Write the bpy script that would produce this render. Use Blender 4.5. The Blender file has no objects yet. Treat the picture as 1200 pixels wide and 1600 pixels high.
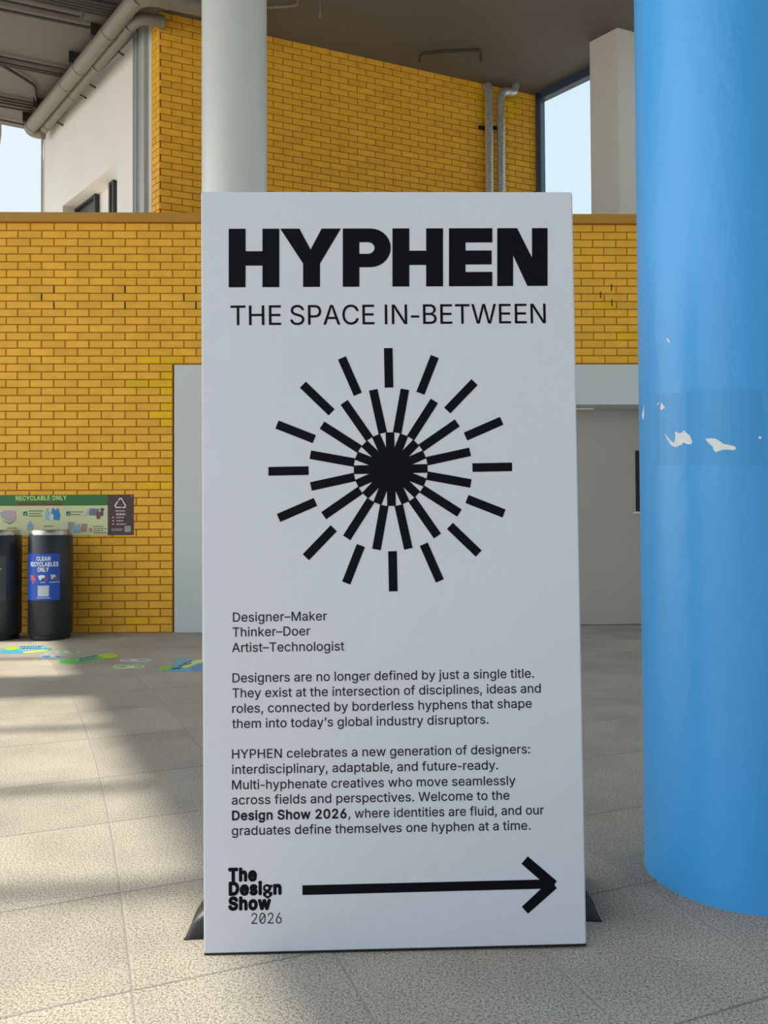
import bpy, bmesh, math, random
from mathutils import Vector as V, Matrix
random.seed(7)
C = bpy.context.scene.collection
SC = bpy.context.scene
PI = math.pi

# ------------------------------------------------------------------ camera, sky, sun, exposure
CAM = V((0, 0, 1.0)); FPX = 1200.0
_th = math.atan(24 / FPX); _ro = math.atan(0.0055)
FWD = V((0, math.cos(_th), math.sin(_th))); _R = V((1, 0, 0)); _U = _R.cross(FWD)
RGT = _R * math.cos(_ro) - _U * math.sin(_ro); UPV = _U * math.cos(_ro) + _R * math.sin(_ro)
cd = bpy.data.cameras.new('camera'); cam = bpy.data.objects.new('camera', cd); C.objects.link(cam)
cd.sensor_fit = 'VERTICAL'; cd.sensor_height = 36; cd.sensor_width = 27; cd.lens = FPX / 1600 * 36
cd.clip_end = 500
cam.matrix_world = Matrix(((RGT.x, UPV.x, -FWD.x, CAM.x), (RGT.y, UPV.y, -FWD.y, CAM.y), (RGT.z, UPV.z, -FWD.z, CAM.z), (0, 0, 0, 1)))
SC.camera = cam
SC.view_settings.view_transform = 'Standard'; SC.view_settings.look = 'None'
SC.view_settings.gamma = 1; SC.view_settings.use_curve_mapping = False
SC.view_settings.exposure = 0.0

w = bpy.data.worlds.new('sky'); SC.world = w; w.use_nodes = True
nt = w.node_tree; nt.nodes.clear()
tc = nt.nodes.new('ShaderNodeTexCoord')
dt = nt.nodes.new('ShaderNodeVectorMath'); dt.operation = 'DOT_PRODUCT'; dt.inputs[1].default_value = V((-0.92, -0.30, 0.24)).normalized()
nt.links.new(tc.outputs['Generated'], dt.inputs[0])
rp = nt.nodes.new('ShaderNodeValToRGB')
rp.color_ramp.elements[0].position = 0.0; rp.color_ramp.elements[0].color = (0.78, 0.92, 1.0, 1)
rp.color_ramp.elements[1].position = 1.0; rp.color_ramp.elements[1].color = (0.90, 0.95, 1.0, 1)
mr = nt.nodes.new('ShaderNodeMapRange'); mr.inputs[1].default_value = 0.45; mr.inputs[2].default_value = 0.95
mr.inputs[3].default_value = 1.0; mr.inputs[4].default_value = 4.2; mr.interpolation_type = 'SMOOTHSTEP'
nt.links.new(dt.outputs['Value'], mr.inputs[0]); nt.links.new(dt.outputs['Value'], rp.inputs[0])
nz = nt.nodes.new('ShaderNodeTexNoise'); nz.inputs['Scale'].default_value = 1.6; nz.inputs['Detail'].default_value = 3
nt.links.new(tc.outputs['Generated'], nz.inputs['Vector'])
nm = nt.nodes.new('ShaderNodeMapRange'); nm.inputs[3].default_value = 0.94; nm.inputs[4].default_value = 1.06
nt.links.new(nz.outputs[0], nm.inputs[0])
ml = nt.nodes.new('ShaderNodeMath'); ml.operation = 'MULTIPLY'
nt.links.new(mr.outputs[0], ml.inputs[0]); nt.links.new(nm.outputs[0], ml.inputs[1])
d2 = nt.nodes.new('ShaderNodeVectorMath'); d2.operation = 'DOT_PRODUCT'; d2.inputs[1].default_value = (0, 1, 0)
nt.links.new(tc.outputs['Generated'], d2.inputs[0])
m2 = nt.nodes.new('ShaderNodeMapRange'); m2.inputs[1].default_value = -0.6; m2.inputs[2].default_value = 0.6
m2.inputs[3].default_value = 0.52; m2.inputs[4].default_value = 0.98; nt.links.new(d2.outputs['Value'], m2.inputs[0])
ml2 = nt.nodes.new('ShaderNodeMath'); ml2.operation = 'MULTIPLY'
nt.links.new(ml.outputs[0], ml2.inputs[0]); nt.links.new(m2.outputs[0], ml2.inputs[1])
bg = nt.nodes.new('ShaderNodeBackground'); ow = nt.nodes.new('ShaderNodeOutputWorld')
nt.links.new(rp.outputs[0], bg.inputs[0]); nt.links.new(ml2.outputs[0], bg.inputs[1]); nt.links.new(bg.outputs[0], ow.inputs[0])

SUN_H = (1.0, 0.0)          # horizontal travel of the sunlight
SUN_EL = math.radians(55)
sd = bpy.data.lights.new('sun', 'SUN'); sd.energy = 5.6; sd.color = (1.0, 0.91, 0.74); sd.angle = math.radians(1.25)
so = bpy.data.objects.new('sun', sd); C.objects.link(so)
so.rotation_euler = V((SUN_H[0] * math.cos(SUN_EL), SUN_H[1] * math.cos(SUN_EL), -math.sin(SUN_EL))).to_track_quat('-Z', 'Y').to_euler()
so.location = (-9, 3, 12)

# ------------------------------------------------------------------ where a picture direction meets a surface of the place
def ray(x, y): return (FWD + RGT * ((x - 600) / FPX) - UPV * ((y - 800) / FPX)).normalized()
def onz(x, y, z=0.0):
    d = ray(x, y); return CAM + d * ((z - CAM.z) / d.z)
def onpl(x, y, p, n):
    d = ray(x, y); return CAM + d * ((V(p) - CAM).dot(n) / d.dot(n))
def oncyl(x, y, c, r):
    d = ray(x, y); a = d.x * d.x + d.y * d.y; ox, oy = CAM.x - c[0], CAM.y - c[1]
    b = 2 * (ox * d.x + oy * d.y); q = ox * ox + oy * oy - r * r
    s = b * b - 4 * a * q; t = (-b - math.sqrt(max(s, 0))) / (2 * a); return CAM + d * t

# ------------------------------------------------------------------ materials
def srgb(r, g, b):
    f = lambda c: (c / 255 / 12.92) if c <= 10.31 else ((c / 255 + 0.055) / 1.055) ** 2.4
    return (f(r), f(g), f(b), 1)
MATS = {}
def mat(name, col, rough=0.6, metal=0.0, spec=0.5, vary=0.0, vscale=6.0, bump=0.0, bscale=60.0, stretch=None):
    if name in MATS: return MATS[name]
    m = bpy.data.materials.new(name); m.use_nodes = True; n = m.node_tree.nodes; l = m.node_tree.links
    b = n['Principled BSDF']; c = col if len(col) == 4 else (*col, 1)
    b.inputs['Base Color'].default_value = c; b.inputs['Roughness'].default_value = rough
    b.inputs['Metallic'].default_value = metal; b.inputs['Specular IOR Level'].default_value = spec
    t = n.new('ShaderNodeTexCoord'); mp = n.new('ShaderNodeMapping'); l.new(t.outputs['Object'], mp.inputs[0])
    if stretch: mp.inputs['Scale'].default_value = stretch
    if vary:
        z = n.new('ShaderNodeTexNoise'); z.inputs['Scale'].default_value = vscale; z.inputs['Detail'].default_value = 5
        l.new(mp.outputs[0], z.inputs['Vector'])
        r = n.new('ShaderNodeMapRange'); r.inputs[1].default_value = .3; r.inputs[2].default_value = .7
        r.inputs[3].default_value = 1 - vary; r.inputs[4].default_value = 1 + vary; l.new(z.outputs[0], r.inputs[0])
        h = n.new('ShaderNodeHueSaturation'); h.inputs['Color'].default_value = c; l.new(r.outputs[0], h.inputs['Value'])
        l.new(h.outputs[0], b.inputs['Base Color'])
    if bump:
        z = n.new('ShaderNodeTexNoise'); z.inputs['Scale'].default_value = bscale; z.inputs['Detail'].default_value = 4
        l.new(mp.outputs[0], z.inputs['Vector'])
        u = n.new('ShaderNodeBump'); u.inputs['Strength'].default_value = bump; u.inputs['Distance'].default_value = .004
        l.new(z.outputs[0], u.inputs['Height']); l.new(u.outputs[0], b.inputs['Normal'])
    MATS[name] = m; return m

def brick_mat(name, col, mort=False):
    m = bpy.data.materials.new(name); m.use_nodes = True; n = m.node_tree.nodes; l = m.node_tree.links
    b = n['Principled BSDF']; b.inputs['Roughness'].default_value = .55; b.inputs['Specular IOR Level'].default_value = .3
    g = n.new('ShaderNodeNewGeometry'); t = n.new('ShaderNodeTexCoord')
    z = n.new('ShaderNodeTexNoise'); z.inputs['Scale'].default_value = 9; z.inputs['Detail'].default_value = 6; l.new(t.outputs['Object'], z.inputs['Vector'])
    r = n.new('ShaderNodeMapRange'); r.inputs[3].default_value = .93; r.inputs[4].default_value = 1.07; l.new(g.outputs['Random Per Island'], r.inputs[0])
    r2 = n.new('ShaderNodeMapRange'); r2.inputs[1].default_value = .3; r2.inputs[2].default_value = .7; r2.inputs[3].default_value = .92; r2.inputs[4].default_value = 1.06; l.new(z.outputs[0], r2.inputs[0])
    k = n.new('ShaderNodeMath'); k.operation = 'MULTIPLY'; l.new(r.outputs[0], k.inputs[0]); l.new(r2.outputs[0], k.inputs[1])
    h = n.new('ShaderNodeHueSaturation'); h.inputs['Color'].default_value = col; l.new(k.outputs[0], h.inputs['Value']); l.new(h.outputs[0], b.inputs['Base Color'])
    z2 = n.new('ShaderNodeTexNoise'); z2.inputs['Scale'].default_value = 55; z2.inputs['Detail'].default_value = 4; l.new(t.outputs['Object'], z2.inputs['Vector'])
    u = n.new('ShaderNodeBump'); u.inputs['Strength'].default_value = .25; u.inputs['Distance'].default_value = .004
    l.new(z2.outputs[0], u.inputs['Height']); l.new(u.outputs[0], b.inputs['Normal'])
    MATS[name] = m; return m

def floor_mat():
    m = bpy.data.materials.new('granite_tiles'); m.use_nodes = True; n = m.node_tree.nodes; l = m.node_tree.links
    b = n['Principled BSDF']; b.inputs['Roughness'].default_value = .72; b.inputs['Specular IOR Level'].default_value = .25
    t = n.new('ShaderNodeTexCoord'); uv = n.new('ShaderNodeUVMap'); uv.uv_map = 'tiles'
    sx = n.new('ShaderNodeSeparateXYZ'); l.new(uv.outputs[0], sx.inputs[0])
    def M(op, a, bb=None, c=None):
        k = n.new('ShaderNodeMath'); k.operation = op
        for i, q in enumerate((a, bb, c)):
            if q is None: continue
            if isinstance(q, (int, float)): k.inputs[i].default_value = q
            else: l.new(q, k.inputs[i])
        return k.outputs[0]
    def edge(s, width):
        f = M('FRACT', M('ADD', s, .5)); d = M('ABSOLUTE', M('SUBTRACT', f, .5))
        return M('SUBTRACT', 1.0, M('MINIMUM', M('DIVIDE', d, width), 1.0))
    ju = edge(sx.outputs[0], .0125); jw = edge(sx.outputs[1], .0085)
    # one tone per tile
    fu = M('FLOOR', sx.outputs[0]); fw = M('FLOOR', sx.outputs[1])
    cx = n.new('ShaderNodeCombineXYZ'); l.new(fu, cx.inputs[0]); l.new(fw, cx.inputs[1])
    wn = n.new('ShaderNodeTexWhiteNoise'); wn.noise_dimensions = '2D'; l.new(cx.outputs[0], wn.inputs['Vector'])
    def noise(s, d, ro=.5):
        z = n.new('ShaderNodeTexNoise'); z.inputs['Scale'].default_value = s; z.inputs['Detail'].default_value = d; z.inputs['Roughness'].default_value = ro
        l.new(t.outputs['Object'], z.inputs['Vector']); return z.outputs[0]
    def ramp(v, a, bb, lo, hi):
        r = n.new('ShaderNodeMapRange'); r.inputs[1].default_value = a; r.inputs[2].default_value = bb; r.inputs[3].default_value = lo; r.inputs[4].default_value = hi
        l.new(v, r.inputs[0]); return r.outputs[0]
    n1 = noise(165, 4, .62); n2 = noise(330, 2); n3 = noise(2.2, 5); n4 = noise(7, 4)
    sp = M('MULTIPLY', ramp(n1, .38, .56, .52, 1.12), ramp(n2, .40, .56, .72, 1.06))
    v = M('MULTIPLY', sp, M('MULTIPLY', ramp(n3, .3, .7, .86, 1.12), ramp(n4, .3, .7, .95, 1.05)))
    v = M('MULTIPLY', v, ramp(wn.outputs[0], 0, 1, .93, 1.07))
    h = n.new('ShaderNodeHueSaturation'); h.inputs['Color'].default_value = (.43, .405, .352, 1); l.new(v, h.inputs['Value'])
    x1 = n.new('ShaderNodeMix'); x1.data_type = 'RGBA'; l.new(M('MULTIPLY', jw, .75), x1.inputs[0]); l.new(h.outputs[0], x1.inputs[6]); x1.inputs[7].default_value = (.11, .105, .095, 1)
    x2 = n.new('ShaderNodeMix'); x2.data_type = 'RGBA'; l.new(M('MULTIPLY', ju, .8), x2.inputs[0]); l.new(x1.outputs[2], x2.inputs[6]); x2.inputs[7].default_value = (.29, .28, .255, 1)
    l.new(x2.outputs[2], b.inputs['Base Color'])
    hh = M('SUBTRACT', M('MULTIPLY', n1, .35), M('MAXIMUM', ju, jw))
    u = n.new('ShaderNodeBump'); u.inputs['Strength'].default_value = .35; u.inputs['Distance'].default_value = .003
    l.new(hh, u.inputs['Height']); l.new(u.outputs[0], b.inputs['Normal'])
    return m

def glass_mat(name, tint, refl=.08):
    m = bpy.data.materials.new(name); m.use_nodes = True; n = m.node_tree.nodes; l = m.node_tree.links
    n.remove(n['Principled BSDF']); o = n['Material Output']
    tr = n.new('ShaderNodeBsdfTransparent'); tr.inputs[0].default_value = tint
    gl = n.new('ShaderNodeBsdfGlossy'); gl.inputs['Roughness'].default_value = .02
    lw = n.new('ShaderNodeLayerWeight'); lw.inputs[0].default_value = .25
    k = n.new('ShaderNodeMath'); k.operation = 'MULTIPLY'; k.inputs[1].default_value = refl * 3; l.new(lw.outputs['Fresnel'], k.inputs[0])
    mx = n.new('ShaderNodeMixShader'); l.new(k.outputs[0], mx.inputs[0]); l.new(tr.outputs[0], mx.inputs[1]); l.new(gl.outputs[0], mx.inputs[2])
    l.new(mx.outputs[0], o.inputs[0]); return m

def board_mat():
    m = mat('white_corrugated_board', (.645, .69, .775), .42, vary=.012, vscale=3)
    n = m.node_tree.nodes; l = m.node_tree.links; b = n['Principled BSDF']
    t = n.new('ShaderNodeTexCoord'); wv = n.new('ShaderNodeTexWave'); wv.bands_direction = 'X'; wv.inputs['Scale'].default_value = 50; wv.inputs['Distortion'].default_value = .4
    l.new(t.outputs['Object'], wv.inputs['Vector'])
    nz = n.new('ShaderNodeTexNoise'); nz.inputs['Scale'].default_value = 3; l.new(t.outputs['Object'], nz.inputs['Vector'])
    k = n.new('ShaderNodeMath'); k.operation = 'MULTIPLY'; l.new(wv.outputs['Fac'], k.inputs[0]); l.new(nz.outputs[0], k.inputs[1])
    u = n.new('ShaderNodeBump'); u.inputs['Strength'].default_value = .12; u.inputs['Distance'].default_value = .001
    l.new(k.outputs[0], u.inputs['Height']); l.new(u.outputs[0], b.inputs['Normal']); return m

M_FLOOR = floor_mat()
M_BRICK = brick_mat('yellow_painted_brick', (.90, .485, .045, 1))
M_BRIGHT = brick_mat('fresh_yellow_paint', (.88, .53, .008, 1))
M_MORTAR = mat('ochre_mortar', srgb(164, 100, 12), .8, vary=.08, vscale=12)
M_COPE = mat('ochre_coping', srgb(188, 138, 46), .5, vary=.04, vscale=4)
M_WHITEWALL = mat('white_render', srgb(240, 239, 233), .7, vary=.03, vscale=1.5, bump=.1)
M_CEIL = mat('brown_grey_soffit', srgb(114, 108, 101), .8, vary=.06, vscale=.8)
M_GREYPANEL = mat('light_grey_panel', srgb(208, 216, 216), .45, vary=.015, vscale=2)
M_DOOR = mat('grey_door', srgb(176, 170, 162), .5, vary=.02, vscale=1)
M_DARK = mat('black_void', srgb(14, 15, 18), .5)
M_WHITECOL = mat('white_column_paint', srgb(214, 219, 216), .28, vary=.015, vscale=2)
M_PILLAR = mat('pillar_render', srgb(216, 214, 206), .65, vary=.02, vscale=3)
M_PIPE = mat('grey_drain_pipe', srgb(124, 117, 106), .45, vary=.04, vscale=5)
M_CONDUIT = mat('dark_conduit', srgb(58, 55, 50), .5)
M_BOX = mat('dark_hanger', srgb(34, 33, 31), .6)
M_GALV = mat('galvanised_steel', srgb(206, 208, 206), .30, metal=.7, vary=.22, vscale=30)
M_LGREY = mat('light_grey_conduit', srgb(176, 184, 184), .4)
M_FRAME = mat('blue_grey_frame', srgb(62, 80, 98), .4)
M_BLUE = mat('blue_column_paint', srgb(64, 156, 222), .32, vary=.03, vscale=3, bump=.65, bscale=26, stretch=(1, 1, .4))
M_BLUE2 = mat('repainted_blue', srgb(58, 149, 212), .34, vary=.02, vscale=5, bump=.25, bscale=30)
M_CHIP = mat('bare_plaster', srgb(222, 226, 226), .8, vary=.06, vscale=60)
M_INK = mat('black_print', srgb(10, 11, 18), .6, spec=.12)
M_INK2 = mat('black_body_print', srgb(20, 23, 30), .55, spec=.2)
M_BOARD = board_mat()
M_BLACKFAB = mat('black_vinyl', srgb(22, 23, 27), .40, vary=.15, vscale=18, bump=.5, bscale=25)
M_BIN = mat('charcoal_bin', srgb(40, 47, 55), .34, vary=.03)
M_STEEL = mat('brushed_steel', srgb(196, 192, 184), .25, metal=.9)

# ------------------------------------------------------------------ mesh helpers
class MB:
    def __init__(s): s.v = []; s.f = []; s.mi = []; s.sm = []
    def add(s, vs, fs, mi=0, smooth=False):
        o = len(s.v); s.v += [tuple(p) for p in vs]
        for f in fs: s.f.append([i + o for i in f]); s.mi.append(mi); s.sm.append(smooth)
    def box(s, a, b, mi=0):
        x0, y0, z0 = a; x1, y1, z1 = b
        s.add([(x0, y0, z0), (x1, y0, z0), (x1, y1, z0), (x0, y1, z0), (x0, y0, z1), (x1, y0, z1), (x1, y1, z1), (x0, y1, z1)],
              [(3, 2, 1, 0), (4, 5, 6, 7), (0, 1, 5, 4), (1, 2, 6, 5), (2, 3, 7, 6), (3, 0, 4, 7)], mi)
    def obox(s, o, ex, ey, ez, mi=0):     # corner and three edge vectors
        o, ex, ey, ez = V(o), V(ex), V(ey), V(ez)
        vs = [o, o + ex, o + ex + ey, o + ey]; vs += [p + ez for p in vs]
        s.add(vs, [(3, 2, 1, 0), (4, 5, 6, 7), (0, 1, 5, 4), (1, 2, 6, 5), (2, 3, 7, 6), (3, 0, 4, 7)], mi)
    def prism(s, pts, h, mi=0):           # plan polygon with (x,y), z0..z1
        n = len(pts); z0, z1 = h
        s.add([(p[0], p[1], z0) for p in pts] + [(p[0], p[1], z1) for p in pts],
              [list(range(n))[::-1], list(range(n, 2 * n))] + [(i, (i + 1) % n, n + (i + 1) % n, n + i) for i in range(n)], mi)
    def lathe(s, prof, c=(0, 0, 0), n=64, mi=0, smooth=True):
        vs = []; m = len(prof)
        for k in range(n):
            a = 2 * PI * k / n
            for r, z in prof: vs.append((c[0] + r * math.cos(a), c[1] + r * math.sin(a), c[2] + z))
        fs = [(k * m + j, ((k + 1) % n) * m + j, ((k + 1) % n) * m + j + 1, k * m + j + 1) for k in range(n) for j in range(m - 1)]
        s.add(vs, fs, mi, smooth)
        if prof[0][0] > 1e-6: s.add([vs[k * m] for k in range(n)], [list(range(n))[::-1]], mi)
        if prof[-1][0] > 1e-6: s.add([vs[k * m + m - 1] for k in range(n)], [list(range(n))], mi)
    def tube(s, path, r, n=16, mi=0, caps=True):
        P = [V(p) for p in path]; R = r if isinstance(r, (list, tuple)) else [r] * len(P)
        up = V((0, 0, 1)); vs = []; prev = None
        for i, p in enumerate(P):
            t = (P[min(i + 1, len(P) - 1)] - P[max(i - 1, 0)]).normalized()
            if prev is None:
                a = t.cross(up if abs(t.z) < .9 else V((1, 0, 0))).normalized()
            else:
                a = (prev - t * prev.dot(t)).normalized()
            b = t.cross(a); prev = a
            for k in range(n):
                q = 2 * PI * k / n; vs.append(p + (a * math.cos(q) + b * math.sin(q)) * R[i])
        s.add(vs, [(i * n + k, i * n + (k + 1) % n, (i + 1) * n + (k + 1) % n, (i + 1) * n + k) for i in range(len(P) - 1) for k in range(n)], mi, True)
        if caps:
            s.add(vs[:n], [list(range(n))], mi); s.add(vs[-n:], [list(range(n))[::-1]], mi)
    def flat(s, pts, thick, nrm, mi=0):   # planar polygon given in 3-D, thickened along nrm
        n = len(pts); P = [V(p) for p in pts]; Q = [p + V(nrm) * thick for p in P]
        s.add(P + Q, [list(range(n))[::-1], list(range(n, 2 * n))] + [(i, (i + 1) % n, n + (i + 1) % n, n + i) for i in range(n)], mi)
    def build(s, name, mats, parent=None, fix=True):
        me = bpy.data.meshes.new(name); me.from_pydata(s.v, [], s.f)
        for m in (mats if isinstance(mats, (list, tuple)) else [mats]): me.materials.append(m)
        me.polygons.foreach_set('material_index', s.mi); me.polygons.foreach_set('use_smooth', s.sm)
        if fix:
            bm = bmesh.new(); bm.from_mesh(me); bmesh.ops.recalc_face_normals(bm, faces=bm.faces); bm.to_mesh(me); bm.free()
        me.update(); o = bpy.data.objects.new(name, me); C.objects.link(o)
        if parent: o.parent = parent
        return o

def tag(o, label=None, cat=None, group=None, kind=None):
    if label: o['label'] = label
    if cat: o['category'] = cat
    if group: o['group'] = group
    if kind: o['kind'] = kind
    return o
def empty(name, loc=(0, 0, 0)):
    o = bpy.data.objects.new(name, None); C.objects.link(o); o.location = loc; o.empty_display_size = .1; return o
def struct(o): o['kind'] = 'structure'; return o
def put(o, loc):                          # keep the shape where it is, origin at the thing's base
    loc = V(loc); o.data.transform(Matrix.Translation(-loc)); o.location = loc; return o
def arc(p0, p1, p2, n=8):                 # smooth bend from p0 to p2 around p1
    p0, p1, p2 = V(p0), V(p1), V(p2)
    return [p0 * (1 - t) ** 2 + p1 * 2 * t * (1 - t) + p2 * t * t for t in [i / n for i in range(n + 1)]]

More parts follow.
